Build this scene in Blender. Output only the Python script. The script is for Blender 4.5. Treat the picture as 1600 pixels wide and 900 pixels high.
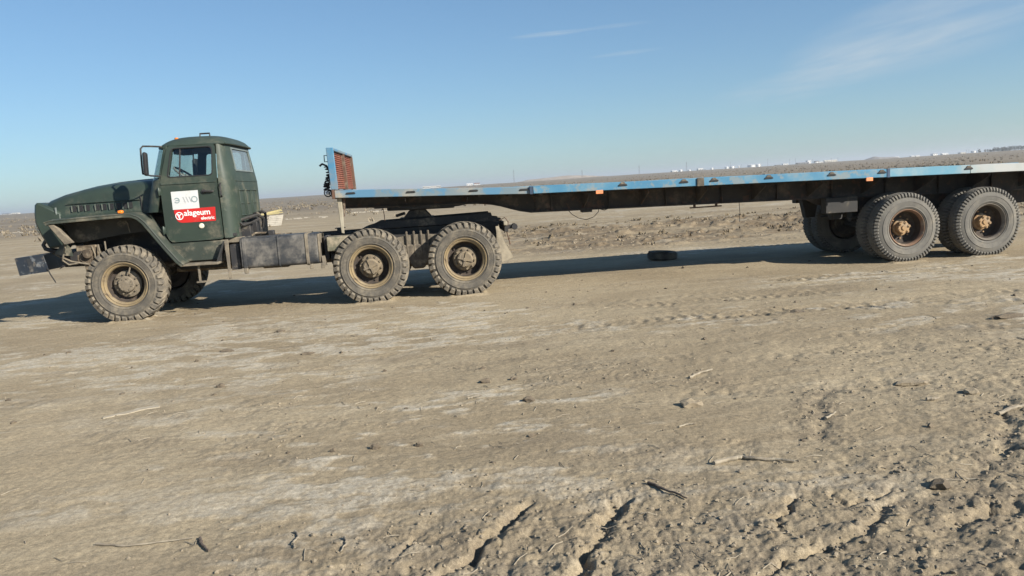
import bpy, bmesh, math, random
import numpy as np
from mathutils import Vector, Matrix, noise as mnoise

for o in list(bpy.data.objects):
    bpy.data.objects.remove(o)
scene = bpy.context.scene
col = scene.collection
random.seed(7)

# ------------------------------------------------------------------ camera
YT = 11.416                      # distance of the truck's near wheel plane
cam_d = bpy.data.cameras.new('camera')
cam = bpy.data.objects.new('camera', cam_d)
col.objects.link(cam)
cam_d.sensor_width = 36.0
cam_d.lens = 1196.57 / 1600 * 36
cam_d.clip_start = 0.05
cam_d.clip_end = 40000
rx, ux, fx = ((0.99364, -0.09296, -0.06357), (0.07525, 0.12800, 0.98892), (0.08379, 0.98741, -0.13418))
cam.matrix_world = Matrix(((rx[0], ux[0], -fx[0], 4.629), (rx[1], ux[1], -fx[1], 0.0),
                           (rx[2], ux[2], -fx[2], 1.616), (0, 0, 0, 1)))
scene.camera = cam

# ------------------------------------------------------------------ sky, sun, exposure
SUN_EL, SUN_AZ = math.radians(28.3), math.radians(131.0)      # azimuth from +Y towards +X
world = bpy.data.worlds.new('World')
scene.world = world
world.use_nodes = True
wt = world.node_tree
wt.nodes.clear()
def wn(t, **k):
    n = wt.nodes.new(t)
    for a, b in k.items():
        setattr(n, a, b)
    return n
sky = wn('ShaderNodeTexSky', sky_type='NISHITA', sun_disc=False, sun_elevation=SUN_EL, sun_rotation=SUN_AZ,
         altitude=0, air_density=1.0, dust_density=0.25, ozone_density=1.6)
bg = wn('ShaderNodeBackground')
bg.inputs['Strength'].default_value = 0.10
wout = wn('ShaderNodeOutputWorld')
tc = wn('ShaderNodeTexCoord')
def vdot(vec):
    n = wn('ShaderNodeVectorMath', operation='DOT_PRODUCT')
    wt.links.new(tc.outputs['Generated'], n.inputs[0])
    n.inputs[1].default_value = vec
    return n.outputs['Value']
def wmath(op, a, b=None, c=None, clamp=False):
    n = wn('ShaderNodeMath', operation=op, use_clamp=clamp)
    for i, v in enumerate((a, b, c)):
        if v is None: continue
        if isinstance(v, (int, float)): n.inputs[i].default_value = v
        else: wt.links.new(v, n.inputs[i])
    return n.outputs[0]
# thin cirrus wisps, each at its own direction in the sky
def wisp(d, ang, length, width, amount, nscale):
    d = Vector(d).normalized()
    right = d.cross(Vector((0, 0, 1))).normalized()
    up = right.cross(d)
    a = right * math.cos(ang) + up * math.sin(ang)
    b = -right * math.sin(ang) + up * math.cos(ang)
    u = wmath('DIVIDE', wmath('SUBTRACT', vdot(a), a.dot(d)), length)
    v = wmath('DIVIDE', wmath('SUBTRACT', vdot(b), b.dot(d)), width)
    rr = wmath('ADD', wmath('MULTIPLY', u, u), wmath('MULTIPLY', v, v))
    m = wmath('SUBTRACT', 1.0, rr, clamp=True)
    m = wmath('MULTIPLY', m, wmath('GREATER_THAN', vdot(d), 0.2))
    cb = wn('ShaderNodeCombineXYZ')
    wt.links.new(u, cb.inputs[0]); wt.links.new(wmath('MULTIPLY', v, 2.2), cb.inputs[1])
    nz = wn('ShaderNodeTexNoise')
    nz.inputs['Scale'].default_value = nscale
    nz.inputs['Detail'].default_value = 7
    nz.inputs['Distortion'].default_value = 0.5
    wt.links.new(cb.outputs[0], nz.inputs['Vector'])
    t = wmath('MULTIPLY_ADD', nz.outputs[0], 2.2, -0.55, clamp=True)
    return wmath('MULTIPLY', wmath('MULTIPLY', m, t), amount)
ws = [wisp((0.150, 0.972, 0.181), 0.03, 0.055, 0.0035, 0.55, 1.2),
      wisp((0.228, 0.957, 0.184), 0.03, 0.05, 0.003, 0.28, 1.2),
      wisp((0.240, 0.957, 0.151), 0.04, 0.05, 0.003, 0.38, 1.2),
      wisp((0.545, 0.826, 0.142), 0.17, 0.16, 0.048, 0.62, 1.3),
      wisp((0.490, 0.865, 0.113), 0.12, 0.10, 0.024, 0.50, 1.5),
      wisp((0.421, 0.902, 0.093), 0.08, 0.09, 0.020, 0.35, 1.5)]
tot = ws[0]
for q in ws[1:]:
    tot = wmath('ADD', tot, q)
tot = wmath('MINIMUM', tot, 0.8)
mixw = wn('ShaderNodeMix', data_type='RGBA')
wt.links.new(tot, mixw.inputs[0])
gam = wn('ShaderNodeGamma'); gam.inputs[1].default_value = 0.76            # evens out the physical sky's steep brightening at the horizon
wt.links.new(sky.outputs[0], gam.inputs[0])
tint = wn('ShaderNodeMix', data_type='RGBA', blend_type='MULTIPLY'); tint.inputs[0].default_value = 1.0
tint.inputs[7].default_value = (0.578, 0.800, 1.000, 1)
wt.links.new(gam.outputs[0], tint.inputs[6])
wt.links.new(tint.outputs[2], mixw.inputs[6])
mixw.inputs[7].default_value = (3.0, 3.5, 3.9, 1)
wt.links.new(mixw.outputs[2], bg.inputs['Color'])
wt.links.new(bg.outputs[0], wout.inputs[0])

sun_d = bpy.data.lights.new('sun', 'SUN')
sun_d.energy = 5.0
sun_d.angle = math.radians(0.53)
sun_d.color = (1.0, 0.93, 0.82)
sun = bpy.data.objects.new('sun', sun_d)
col.objects.link(sun)
sdir = Vector((math.sin(SUN_AZ) * math.cos(SUN_EL), math.cos(SUN_AZ) * math.cos(SUN_EL), math.sin(SUN_EL)))
sun.rotation_euler = (-sdir).to_track_quat('-Z', 'Y').to_euler()
sun.location = (30, -30, 40)

vs = scene.view_settings
vs.view_transform = 'Standard'
vs.look = 'None'
vs.exposure = 0.85
vs.gamma = 1.0
vs.use_curve_mapping = False
scene.render.engine = 'CYCLES'
scene.cycles.max_bounces = 6
scene.cycles.diffuse_bounces = 3
scene.cycles.transparent_max_bounces = 12

# ------------------------------------------------------------------ materials
def material(name, c1, c2=None, rough=0.75, scale=5.0, dust=None, amt=0.0, dscale=3.0, zdust=None,
             bump=0.0, bscale=40.0, metal=0.0, spec=0.4, stretch=(1, 1, 1), lo=0.35, hi=0.65, wear=None, wamt=0.0, wscale=8.0, dsoft=0.14):
    m = bpy.data.materials.new(name)
    m.use_nodes = True
    t = m.node_tree
    p = t.nodes['Principled BSDF']
    L = t.links.new
    def n(ty, **k):
        x = t.nodes.new(ty)
        for a, b in k.items(): setattr(x, a, b)
        return x
    co = n('ShaderNodeTexCoord')
    mp = n('ShaderNodeMapping'); mp.inputs['Scale'].default_value = stretch
    L(co.outputs['Object'], mp.inputs[0])
    def noise(s, d=6, r=0.6):
        x = n('ShaderNodeTexNoise')
        x.inputs['Scale'].default_value = s; x.inputs['Detail'].default_value = d; x.inputs['Roughness'].default_value = r
        L(mp.outputs[0], x.inputs['Vector'])
        return x.outputs[0]
    def ramp(v, a, b):
        x = n('ShaderNodeMapRange'); x.interpolation_type = 'SMOOTHSTEP'
        L(v, x.inputs[0]); x.inputs[1].default_value = a; x.inputs[2].default_value = b
        return x.outputs[0]
    def mix(f, a, b):
        x = n('ShaderNodeMix', data_type='RGBA')
        if isinstance(f, float): x.inputs[0].default_value = f
        else: L(f, x.inputs[0])
        for i, v in ((6, a), (7, b)):
            if isinstance(v, tuple): x.inputs[i].default_value = v + (1,)
            else: L(v, x.inputs[i])
        return x.outputs[2]
    cur = mix(ramp(noise(scale), lo, hi), c1, c2 or tuple(v * 0.75 for v in c1))
    rgh = None
    if wear:
        cur = mix(ramp(noise(wscale, 9, 0.68), 1 - wamt - 0.42, 1 - wamt - 0.36), cur, wear)
    if dust:
        d = ramp(noise(dscale, 9, 0.7), 0.70 - amt * 0.45 - dsoft, 0.70 - amt * 0.45 + dsoft)
        if zdust:
            sp = n('ShaderNodeSeparateXYZ'); L(co.outputs['Object'], sp.inputs[0])
            zz = n('ShaderNodeMapRange'); L(sp.outputs[2], zz.inputs[0])
            zz.inputs[1].default_value = zdust[0]; zz.inputs[2].default_value = zdust[1]
            zz.inputs[3].default_value = zdust[2]; zz.inputs[4].default_value = zdust[3]
            mu = n('ShaderNodeMath', operation='MULTIPLY'); L(d, mu.inputs[0]); L(zz.outputs[0], mu.inputs[1])
            d = mu.outputs[0]
        else:
            mu = n('ShaderNodeMath', operation='MULTIPLY'); L(d, mu.inputs[0]); mu.inputs[1].default_value = 0.85
            d = mu.outputs[0]
        cur = mix(d, cur, dust)
        rg = n('ShaderNodeMapRange'); L(d, rg.inputs[0]); rg.inputs[3].default_value = rough; rg.inputs[4].default_value = 0.95
        L(rg.outputs[0], p.inputs['Roughness'])
    else:
        p.inputs['Roughness'].default_value = rough
    L(cur, p.inputs['Base Color'])
    p.inputs['Metallic'].default_value = metal
    p.inputs['Specular IOR Level'].default_value = spec
    if bump:
        b = n('ShaderNodeBump'); b.inputs['Strength'].default_value = bump; b.inputs['Distance'].default_value = 0.02
        L(noise(bscale, 8, 0.65), b.inputs['Height']); L(b.outputs[0], p.inputs['Normal'])
    return m

DUST = (0.34, 0.285, 0.205)
M = {}
M['green'] = material('green_paint', (0.031, 0.046, 0.035), (0.026, 0.038, 0.030), 0.45, 3, DUST, 0.12, 2.6, (0.7, 2.3, 0.65, 0.12), 0.03, 25, wear=(0.062, 0.074, 0.060), wamt=-0.07)
M['green_rear'] = material('green_paint_dusty', (0.037, 0.053, 0.041), (0.030, 0.044, 0.034), 0.55, 4, DUST, 0.16, 3.0, (0.9, 2.5, 0.5, 0.18), 0.05, 25, wear=(0.080, 0.095, 0.075), wamt=-0.04)
M['fender'] = material('green_fender', (0.040, 0.050, 0.040), (0.032, 0.040, 0.032), 0.6, 5, DUST, 0.26, 3, (0.7, 1.7, 0.9, 0.3), 0.05, 30)
M['fender_in'] = material('fender_underside', (0.055, 0.050, 0.040), (0.042, 0.039, 0.032), 0.9, 5, DUST, 0.12, 3, None, 0.15, 30)
M['olive'] = material('olive_box', (0.085, 0.09, 0.06), (0.06, 0.066, 0.045), 0.8, 5, DUST, 0.45, 5, None, 0.1, 30)
M['black'] = material('black_metal', (0.022, 0.022, 0.024), (0.032, 0.030, 0.029), 0.6, 5, DUST, 0.10, 4, None, 0.08, 30)
M['chassis'] = material('chassis_metal', (0.026, 0.026, 0.026), (0.036, 0.033, 0.030), 0.75, 4, DUST, 0.04, 4, None, 0.1, 30)
M['grime'] = material('oily_grime', (0.10, 0.075, 0.05), (0.05, 0.04, 0.03), 0.85, 9, DUST, 0.30, 7, None, 0.4, 40)
M['dustmetal'] = material('dust_coated_metal', (0.20, 0.17, 0.125), (0.12, 0.103, 0.080), 0.9, 9, None, bump=0.3, bscale=50)
M['tank'] = material('fuel_tank_paint', (0.024, 0.027, 0.031), (0.036, 0.038, 0.041), 0.55, 3, (0.23, 0.21, 0.18), 0.34, 4.2, (0.55, 1.15, 0.75, 0.5), 0.06, 20)
M['bumper'] = material('bumper_paint', (0.018, 0.024, 0.034), (0.026, 0.032, 0.040), 0.45, 4, DUST, 0.06, 6, None, 0.05, 30, wear=(0.11, 0.12, 0.13), wamt=-0.02, wscale=5)
M['tyre'] = material('dusty_tyre', (0.100, 0.090, 0.074), (0.076, 0.069, 0.058), 0.92, 7, (0.21, 0.178, 0.13), 0.28, 5, None, 0.25, 45)
M['tyre_lug'] = material('dusty_tyre_lugs', (0.142, 0.125, 0.099), (0.088, 0.079, 0.066), 0.92, 9, (0.26, 0.22, 0.16), 0.34, 6, None, 0.3, 50)
M['tyre_tr'] = material('grey_trailer_tyre', (0.142, 0.134, 0.117), (0.110, 0.104, 0.093), 0.9, 6, (0.22, 0.197, 0.158), 0.20, 4, None, 0.15, 45)
M['tyre_old'] = material('old_black_tyre', (0.07, 0.066, 0.06), (0.10, 0.092, 0.08), 0.95, 6, (0.20, 0.17, 0.13), 0.45, 4, None, 0.2, 45, spec=0.1)
M['rim'] = material('dusty_tan_rim', (0.235, 0.178, 0.098), (0.175, 0.135, 0.082), 0.8, 7, (0.26, 0.208, 0.132), 0.22, 6, None, 0.1, 40, wear=(0.09, 0.066, 0.044), wamt=0.0)
M['hub'] = material('caked_hub', (0.20, 0.16, 0.105), (0.12, 0.098, 0.072), 0.88, 12, (0.27, 0.225, 0.16), 0.2, 9, None, 0.35, 50)
M['hub_dark'] = material('brown_hub', (0.115, 0.096, 0.072), (0.075, 0.064, 0.050), 0.85, 10, DUST, 0.15, 9, None, 0.3, 50)
M['hub_front'] = material('grey_brown_hub', (0.175, 0.145, 0.105), (0.115, 0.097, 0.074), 0.85, 10, DUST, 0.2, 9, None, 0.3, 50)
M['rim_rust'] = material('rusty_rim', (0.21, 0.125, 0.078), (0.15, 0.095, 0.065), 0.85, 6, DUST, 0.16, 6, None, 0.15, 40)
M['rim_tr'] = material('grey_brown_rim', (0.16, 0.14, 0.115), (0.11, 0.095, 0.08), 0.85, 6, DUST, 0.16, 6, None, 0.15, 40)
M['well'] = material('shaded_rim_well', (0.060, 0.046, 0.036), (0.040, 0.033, 0.028), 0.85, 8, (0.17, 0.135, 0.095), 0.12, 6, None, 0.2, 40)  # shadow inside the rim barrel put into a dark base colour
M['hub_tr'] = material('rust_tan_hub', (0.36, 0.235, 0.12), (0.24, 0.145, 0.075), 0.85, 12, DUST, 0.25, 9, None, 0.2, 50)
M['beam'] = material('trailer_beam', (0.050, 0.043, 0.038), (0.032, 0.029, 0.027), 0.8, 2.5, (0.16, 0.13, 0.10), 0.18, 3, None, 0.08, 30, wear=(0.085, 0.052, 0.038), wamt=0.03)
M['rail_blue'] = material('blue_rail_paint', (0.046, 0.165, 0.275), (0.070, 0.200, 0.30), 0.6, 3, (0.25, 0.25, 0.23), 0.12, 3.0, None, 0.05, 30, wear=(0.15, 0.20, 0.225), wamt=0.05, wscale=4)
M['rail_grey'] = material('faded_grey_rail_paint', (0.125, 0.180, 0.215), (0.185, 0.205, 0.205), 0.75, 2, DUST, 0.14, 2, None, 0.06, 30, wear=(0.075, 0.18, 0.28), wamt=0.09, wscale=1.7)
M['rail_pale'] = material('pale_rail_paint', (0.10, 0.25, 0.34), (0.20, 0.29, 0.33), 0.65, 1.6, (0.33, 0.32, 0.29), 0.14, 2, None, 0.06, 30, lo=0.42, hi=0.58)
M['rail_white'] = material('chalky_rail_paint', (0.36, 0.37, 0.36), (0.27, 0.33, 0.34), 0.7, 1.2, (0.33, 0.30, 0.25), 0.14, 2, None, 0.06, 30)
M['rail_dark'] = material('dark_blue_steel', (0.03, 0.065, 0.13), (0.03, 0.045, 0.07), 0.6, 6)
M['plate'] = material('deck_boards', (0.26, 0.215, 0.16), (0.2, 0.17, 0.13), 0.9, 3, DUST, 0.4, 2, None, 0.2, 20)
M['slat'] = material('red_brown_slats', (0.19, 0.060, 0.035), (0.14, 0.046, 0.028), 0.8, 5, (0.26, 0.15, 0.10), 0.16, 6, None, 0.15, 30)
M['post_blue'] = material('blue_headboard_post', (0.042, 0.165, 0.29), (0.06, 0.19, 0.30), 0.6, 4, (0.17, 0.19, 0.20), 0.50, 3)
M['rust'] = material('rusted_steel', (0.12, 0.065, 0.042), (0.07, 0.045, 0.035), 0.85, 6, DUST, 0.15, 6, None, 0.15, 40)
M['tan_post'] = material('pale_dusty_post', (0.34, 0.31, 0.24), (0.27, 0.24, 0.18), 0.9, 5, None, bump=0.1)
M['orange'] = material('orange_lens', (0.75, 0.20, 0.02), (0.65, 0.17, 0.03), 0.35, 5)
M['orange_dull'] = material('dull_orange_reflector', (0.72, 0.26, 0.10), (0.62, 0.22, 0.10), 0.6, 8)
M['white'] = material('white_sticker', (0.55, 0.56, 0.56), (0.50, 0.51, 0.51), 0.55, 4, (0.36, 0.33, 0.27), 0.12, 6)
M['red'] = material('red_sticker', (0.48, 0.016, 0.014), (0.42, 0.016, 0.015), 0.55, 4, (0.36, 0.17, 0.12), 0.10, 6)
M['white_ink'] = material('white_ink', (0.80, 0.79, 0.77), (0.76, 0.75, 0.74), 0.5, 4)
M['grey_ink'] = material('grey_ink', (0.20, 0.27, 0.28), (0.23, 0.28, 0.29), 0.5, 4)
M['pale_ink'] = material('pale_grey_ink', (0.36, 0.37, 0.38), (0.34, 0.35, 0.36), 0.5, 4)
M['cap'] = material('cream_cap', (0.68, 0.64, 0.52), (0.58, 0.54, 0.44), 0.5, 6)
M['rubber'] = material('black_rubber', (0.015, 0.015, 0.016), (0.022, 0.022, 0.022), 0.6, 5)
M['interior'] = material('dark_cab_trim', (0.03, 0.03, 0.032), (0.04, 0.038, 0.036), 0.8, 5)
M['wheel_grey'] = material('pale_steering_wheel', (0.28, 0.27, 0.25), (0.22, 0.21, 0.2), 0.5, 5)
M['canvas'] = material('dusty_canvas_flap', (0.22, 0.19, 0.14), (0.15, 0.13, 0.098), 0.95, 7, None, bump=0.3, bscale=30)
M['frame_pale'] = material('pale_window_frame', (0.17, 0.20, 0.19), (0.13, 0.15, 0.145), 0.5, 5)

g = bpy.data.materials.new('window_glass'); g.use_nodes = True
t = g.node_tree; t.nodes.clear()
o_ = t.nodes.new('ShaderNodeOutputMaterial'); mx = t.nodes.new('ShaderNodeMixShader')
tr = t.nodes.new('ShaderNodeBsdfTransparent'); tr.inputs[0].default_value = (0.86, 0.90, 0.89, 1)
gl = t.nodes.new('ShaderNodeBsdfGlossy'); gl.inputs['Roughness'].default_value = 0.04
lw = t.nodes.new('ShaderNodeLayerWeight'); lw.inputs[0].default_value = 0.5
pw = t.nodes.new('ShaderNodeMath'); pw.operation = 'POWER'; pw.inputs[1].default_value = 5
fr = t.nodes.new('ShaderNodeMath'); fr.operation = 'MULTIPLY_ADD'; fr.inputs[1].default_value = 0.92; fr.inputs[2].default_value = 0.04   # Schlick reflectance of glass
t.links.new(lw.outputs['Facing'], pw.inputs[0]); t.links.new(pw.outputs[0], fr.inputs[0])
t.links.new(fr.outputs[0], mx.inputs[0]); t.links.new(tr.outputs[0], mx.inputs[1]); t.links.new(gl.outputs[0], mx.inputs[2])
t.links.new(mx.outputs[0], o_.inputs[0])
M['glass'] = g
g2 = g.copy(); g2.name = 'dusty_glass'
t2 = g2.node_tree
df = t2.nodes.new('ShaderNodeBsdfDiffuse'); df.inputs[0].default_value = (0.30, 0.33, 0.34, 1)
m2 = t2.nodes.new('ShaderNodeMixShader'); m2.inputs[0].default_value = 0.22
out2 = [x for x in t2.nodes if x.type == 'OUTPUT_MATERIAL'][0]
first = [x for x in t2.nodes if x.type == 'MIX_SHADER' and x != m2][0]
t2.links.new(first.outputs[0], m2.inputs[1]); t2.links.new(df.outputs[0], m2.inputs[2]); t2.links.new(m2.outputs[0], out2.inputs[0])
M['glass_dusty'] = g2

# ------------------------------------------------------------------ mesh builder
class B:
    def __init__(s):
        s.bm = bmesh.new()
    def add(s, vs_, fs):
        v = [s.bm.verts.new(p) for p in vs_]
        out = []
        for f in fs:
            try: out.append(s.bm.faces.new([v[i] for i in f]))
            except ValueError: pass
        return out
    def box(s, x0, x1, y0, y1, z0, z1):
        s.add([(x, y, z) for x in (x0, x1) for y in (y0, y1) for z in (z0, z1)],
              [(0, 1, 3, 2), (4, 6, 7, 5), (0, 4, 5, 1), (2, 3, 7, 6), (0, 2, 6, 4), (1, 5, 7, 3)])
        return s
    def hexa(s, p):      # eight corners: bottom four then top four
        s.add(p, [(0, 3, 2, 1), (4, 5, 6, 7), (0, 1, 5, 4), (1, 2, 6, 5), (2, 3, 7, 6), (3, 0, 4, 7)])
        return s
    def prism(s, poly, a, b, axis='y'):
        n = len(poly)
        def P(u, v, w):
            return (u, w, v) if axis == 'y' else ((w, u, v) if axis == 'x' else (u, v, w))
        s.add([P(u, v, a) for u, v in poly] + [P(u, v, b) for u, v in poly],
              [tuple(range(n)), tuple(range(2 * n - 1, n - 1, -1))] + [(i, (i + 1) % n, n + (i + 1) % n, n + i) for i in range(n)])
        return s
    def loft(s, secs, closed=False, caps=False):
        n = len(secs[0])
        vs_ = [p for q in secs for p in q]
        fs = []
        for i in range(len(secs) - 1):
            for j in range(n if closed else n - 1):
                k = (j + 1) % n
                fs.append((i * n + j, i * n + k, (i + 1) * n + k, (i + 1) * n + j))
        if caps:
            fs += [tuple(range(n)), tuple(range(len(vs_) - 1, len(vs_) - n - 1, -1))]
        s.add(vs_, fs)
        return s
    def tube(s, pts, r, seg=8, taper=None):
        pts = [Vector(p) for p in pts]
        secs = []
        up = Vector((0, 0, 1))
        prev = None
        for i, p in enumerate(pts):
            d = (pts[min(i + 1, len(pts) - 1)] - pts[max(i - 1, 0)]).normalized()
            if prev is None:
                a = d.cross(up)
                if a.length < 0.1: a = d.cross(Vector((1, 0, 0)))
            else:
                a = prev - d * prev.dot(d)
            a.normalize(); prev = a
            b = d.cross(a)
            rr = r if not taper else r * taper[i]
            secs.append([tuple(p + (a * math.cos(2 * math.pi * k / seg) + b * math.sin(2 * math.pi * k / seg)) * rr) for k in range(seg)])
        return s.loft(secs, True, True)
    def cyl(s, p0, p1, r, r1=None, seg=16):
        p0, p1 = Vector(p0), Vector(p1)
        return s.tube([p0, p1], r, seg, [1, (r1 if r1 is not None else r) / r])
    def lathe(s, prof, seg=48, c=(0, 0, 0), closed=False):       # profile (r, y) turned about Y
        secs = []
        for k in range(seg + 1):
            a = 2 * math.pi * k / seg
            secs.append([(c[0] + r * math.cos(a), c[1] + y, c[2] + r * math.sin(a)) for r, y in prof])
        n = len(prof)
        vs_ = [p for q in secs[:-1] for p in q]
        fs = []
        for i in range(seg):
            i2 = (i + 1) % seg
            for j in range(n if closed else n - 1):
                k = (j + 1) % n
                fs.append((i * n + j, i2 * n + j, i2 * n + k, i * n + k))
        s.add(vs_, fs)
        return s
    def ring(s, c, R, r, axis, seg=32, ts=8):
        q = Vector((0, 0, 1)).rotation_difference(Vector(axis))
        vs_, fs = [], []
        for i in range(seg):
            a = 2 * math.pi * i / seg
            for j in range(ts):
                b = 2 * math.pi * j / ts
                v = Vector(((R + r * math.cos(b)) * math.cos(a), (R + r * math.cos(b)) * math.sin(a), r * math.sin(b)))
                vs_.append(tuple(Vector(c) + q @ v))
        for i in range(seg):
            for j in range(ts):
                i2, j2 = (i + 1) % seg, (j + 1) % ts
                fs.append((i * ts + j, i2 * ts + j, i2 * ts + j2, i * ts + j2))
        s.add(vs_, fs)
        return s
    def solid(s, th):
        bmesh.ops.recalc_face_normals(s.bm, faces=s.bm.faces)
        bmesh.ops.solidify(s.bm, geom=list(s.bm.faces), thickness=th)
        return s
    def rough(s, amp, freq, seed=0):
        for v in s.bm.verts:
            v.co += mnoise.noise_vector(v.co * freq + Vector((seed, seed * 1.7, 0))) * amp
        return s

ORG = {}
def finish(name, b, mat, parent=None, bevel=0.0, origin=(0, 0, 0), sharp=38, recalc=True):
    bm = b.bm
    if recalc: bmesh.ops.recalc_face_normals(bm, faces=bm.faces)
    if bevel:
        es = [e for e in bm.edges if len(e.link_faces) == 2 and e.calc_face_angle(0) > 0.6]
        if es:
            bmesh.ops.bevel(bm, geom=es, offset=bevel, segments=1, profile=0.5, affect='EDGES', clamp_overlap=True)
    bmesh.ops.translate(bm, verts=bm.verts, vec=(-origin[0], -origin[1], -origin[2]))
    lim = math.radians(sharp)
    for f in bm.faces: f.smooth = True
    for e in bm.edges:
        e.smooth = not (len(e.link_faces) == 2 and e.calc_face_angle(0) > lim)
    me = bpy.data.meshes.new(name)
    bm.to_mesh(me); bm.free()
    if isinstance(mat, str): mat = M[mat]
    me.materials.append(mat)
    o = bpy.data.objects.new(name, me)
    col.objects.link(o)
    if parent:
        o.parent = parent
    return o
def part(name, b, mat, parent, bevel=0.0, sharp=38, label=None):
    root = parent
    while root.parent: root = root.parent
    o = finish(name, b, mat, parent, bevel, ORG[root.name], sharp)
    if label: o['label'] = label
    ORG[o.name] = ORG[root.name]
    return o
def tag(o, label, cat, group=None):
    o['label'] = label; o['category'] = cat
    if group: o['group'] = group
    return o
def thing(name, label, cat, origin, loc, group=None):
    o = bpy.data.objects.new(name, None)
    o.empty_display_size = 0.3
    col.objects.link(o)
    o.location = loc
    ORG[o.name] = origin
    return tag(o, label, cat, group)
def solo(name, b, mat, label, cat, base, group=None, bevel=0.0, sharp=38):   # a thing that is one mesh, origin at its base
    o = finish(name, b, mat, None, bevel, base, sharp)
    o.location = base
    return tag(o, label, cat, group)
def copy_tree(o, parent=None):
    c = o.copy(); col.objects.link(c)
    if parent: c.parent = parent
    for ch in list(o.children): copy_tree(ch, c)
    return c

# ------------------------------------------------------------------ ground
def vnoise(x, y, seed=0):
    xi = np.floor(x).astype(np.int64); yi = np.floor(y).astype(np.int64)
    fx_, fy_ = x - xi, y - yi
    u = fx_ * fx_ * fx_ * (fx_ * (fx_ * 6 - 15) + 10); v = fy_ * fy_ * fy_ * (fy_ * (fy_ * 6 - 15) + 10)
    def h(a, b):
        n = (a * 374761393 + b * 668265263 + seed * 974711 + 1013904223) & 0xffffffff
        n = ((n ^ (n >> 13)) * 1274126177) & 0xffffffff
        n = (n ^ (n >> 16)) * 2246822519 & 0xffffffff
        return ((n ^ (n >> 15)) & 0xffff) / 65535.0
    a = h(xi, yi); b = h(xi + 1, yi); c = h(xi, yi + 1); d = h(xi + 1, yi + 1)
    return (a + (b - a) * u) * (1 - v) + (c + (d - c) * u) * v
def fbm(x, y, o=4, seed=0, gain=0.5):
    s = 0.0; a = 1.0; t_ = 0.0
    for i in range(o):
        ca, sa = math.cos(i * 0.9 + 0.4), math.sin(i * 0.9 + 0.4)
        s = s + a * vnoise((x * ca - y * sa) * 2 ** i + 17.3 * i, (x * sa + y * ca) * 2 ** i - 9.1 * i, seed + i)
        t_ += a; a *= gain
    return s / t_
def sst(a, b, x):
    t_ = np.clip((x - a) / (b - a), 0, 1)
    return t_ * t_ * (3 - 2 * t_)
def seg_dist(x, y, pts):
    best = np.full(x.shape, 1e9); side = np.zeros(x.shape); along = np.zeros(x.shape); acc = 0
    for (x0, y0), (x1, y1) in zip(pts[:-1], pts[1:]):
        dx, dy = x1 - x0, y1 - y0; l2 = dx * dx + dy * dy; l = math.sqrt(l2)
        t_ = np.clip(((x - x0) * dx + (y - y0) * dy) / l2, 0, 1)
        d = np.hypot(x - x0 - t_ * dx, y - y0 - t_ * dy)
        m = d < best
        sg = np.sign((x - x0) * dy - (y - y0) * dx)
        best = np.where(m, d, best); side = np.where(m, sg, side); along = np.where(m, acc + t_ * l, along)
        acc += l
    return best * side, along
RUTS = [  # points, half width, depth, shoulder height
    ([(5.06, 3.84), (4.97, 3.69), (4.80, 3.44), (4.63, 3.22), (4.42, 2.98), (4.1, 2.6)], 0.052, 0.075, 0.040),
    ([(5.55, 3.82), (5.46, 3.66), (5.30, 3.38), (5.16, 3.12), (5.05, 2.90), (4.9, 2.5)], 0.050, 0.075, 0.040),
    ([(7.36, 3.28), (7.12, 3.14), (6.84, 3.06), (6.70, 2.98)], 0.060, 0.055, 0.040),
    ([(6.86, 3.42), (6.58, 3.22), (6.36, 3.06), (6.10, 2.96), (5.7, 2.75)], 0.038, 0.040, 0.025),
    ([(6.29, 3.62), (6.22, 3.46), (6.06, 3.30), (6.03, 3.14), (5.97, 3.02)], 0.026, 0.050, 0.015),
    ([(6.50, 3.54), (6.40, 3.46), (6.44, 3.36), (6.60, 3.36), (6.74, 3.46), (6.80, 3.56)], 0.026, 0.045, 0.015),
    ([(7.45, 5.30), (7.16, 5.00), (6.92, 4.55), (6.73, 4.05)], 0.075, 0.018, 0.015),
    ([(8.3, 4.7), (7.72, 3.92), (7.42, 3.62), (7.05, 3.45)], 0.07, 0.035, 0.025),
    ([(9.2, 5.2), (8.1, 4.0), (7.6, 3.4)], 0.08, 0.035, 0.025),
    ([(4.50, 3.62), (4.38, 3.44), (4.2, 3.2)], 0.04, 0.035, 0.03),
]
TRACKS = [(13.6, -0.09, 0.2), (9.9, 0.04, 0.22), (9.25, 0.02, 0.2), (8.4, -0.10, 0.2), (7.2, -0.14, 0.2), (10.7, 0.0, 0.2), (6.5, -0.17, 0.22), (7.9, 0.10, 0.2), (16.0, -0.05, 0.25), (17.2, -0.02, 0.3), (5.6, -0.26, 0.2)]
SEATS = [(0.0, YT + 0.18, 0.18), (3.525, YT + 0.18, 0.18), (4.925, YT + 0.18, 0.18)] + [(xx, YT + q, 0.14) for xx in (11.886, 13.247) for q in (0.14, 0.46)]
def worley_edge(x, y):
    xi = np.floor(x).astype(np.int64); yi = np.floor(y).astype(np.int64)
    f1 = np.full(x.shape, 9.0); f2 = np.full(x.shape, 9.0)
    for dx in (-1, 0, 1):
        for dy in (-1, 0, 1):
            a, b = xi + dx, yi + dy
            n = (a * 73856093 ^ b * 19349663) & 0xffffffff
            n = ((n ^ (n >> 13)) * 1274126177) & 0xffffffff
            n = n ^ (n >> 16)
            px = a + 0.1 + 0.8 * ((n & 0xffff) / 65535.0); py = b + 0.1 + 0.8 * (((n >> 12) & 0xffff) / 65535.0)
            d = np.hypot(px - x, py - y)
            f2 = np.minimum(f2, np.maximum(f1, d)); f1 = np.minimum(f1, d)
    return f2 - f1
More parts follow.
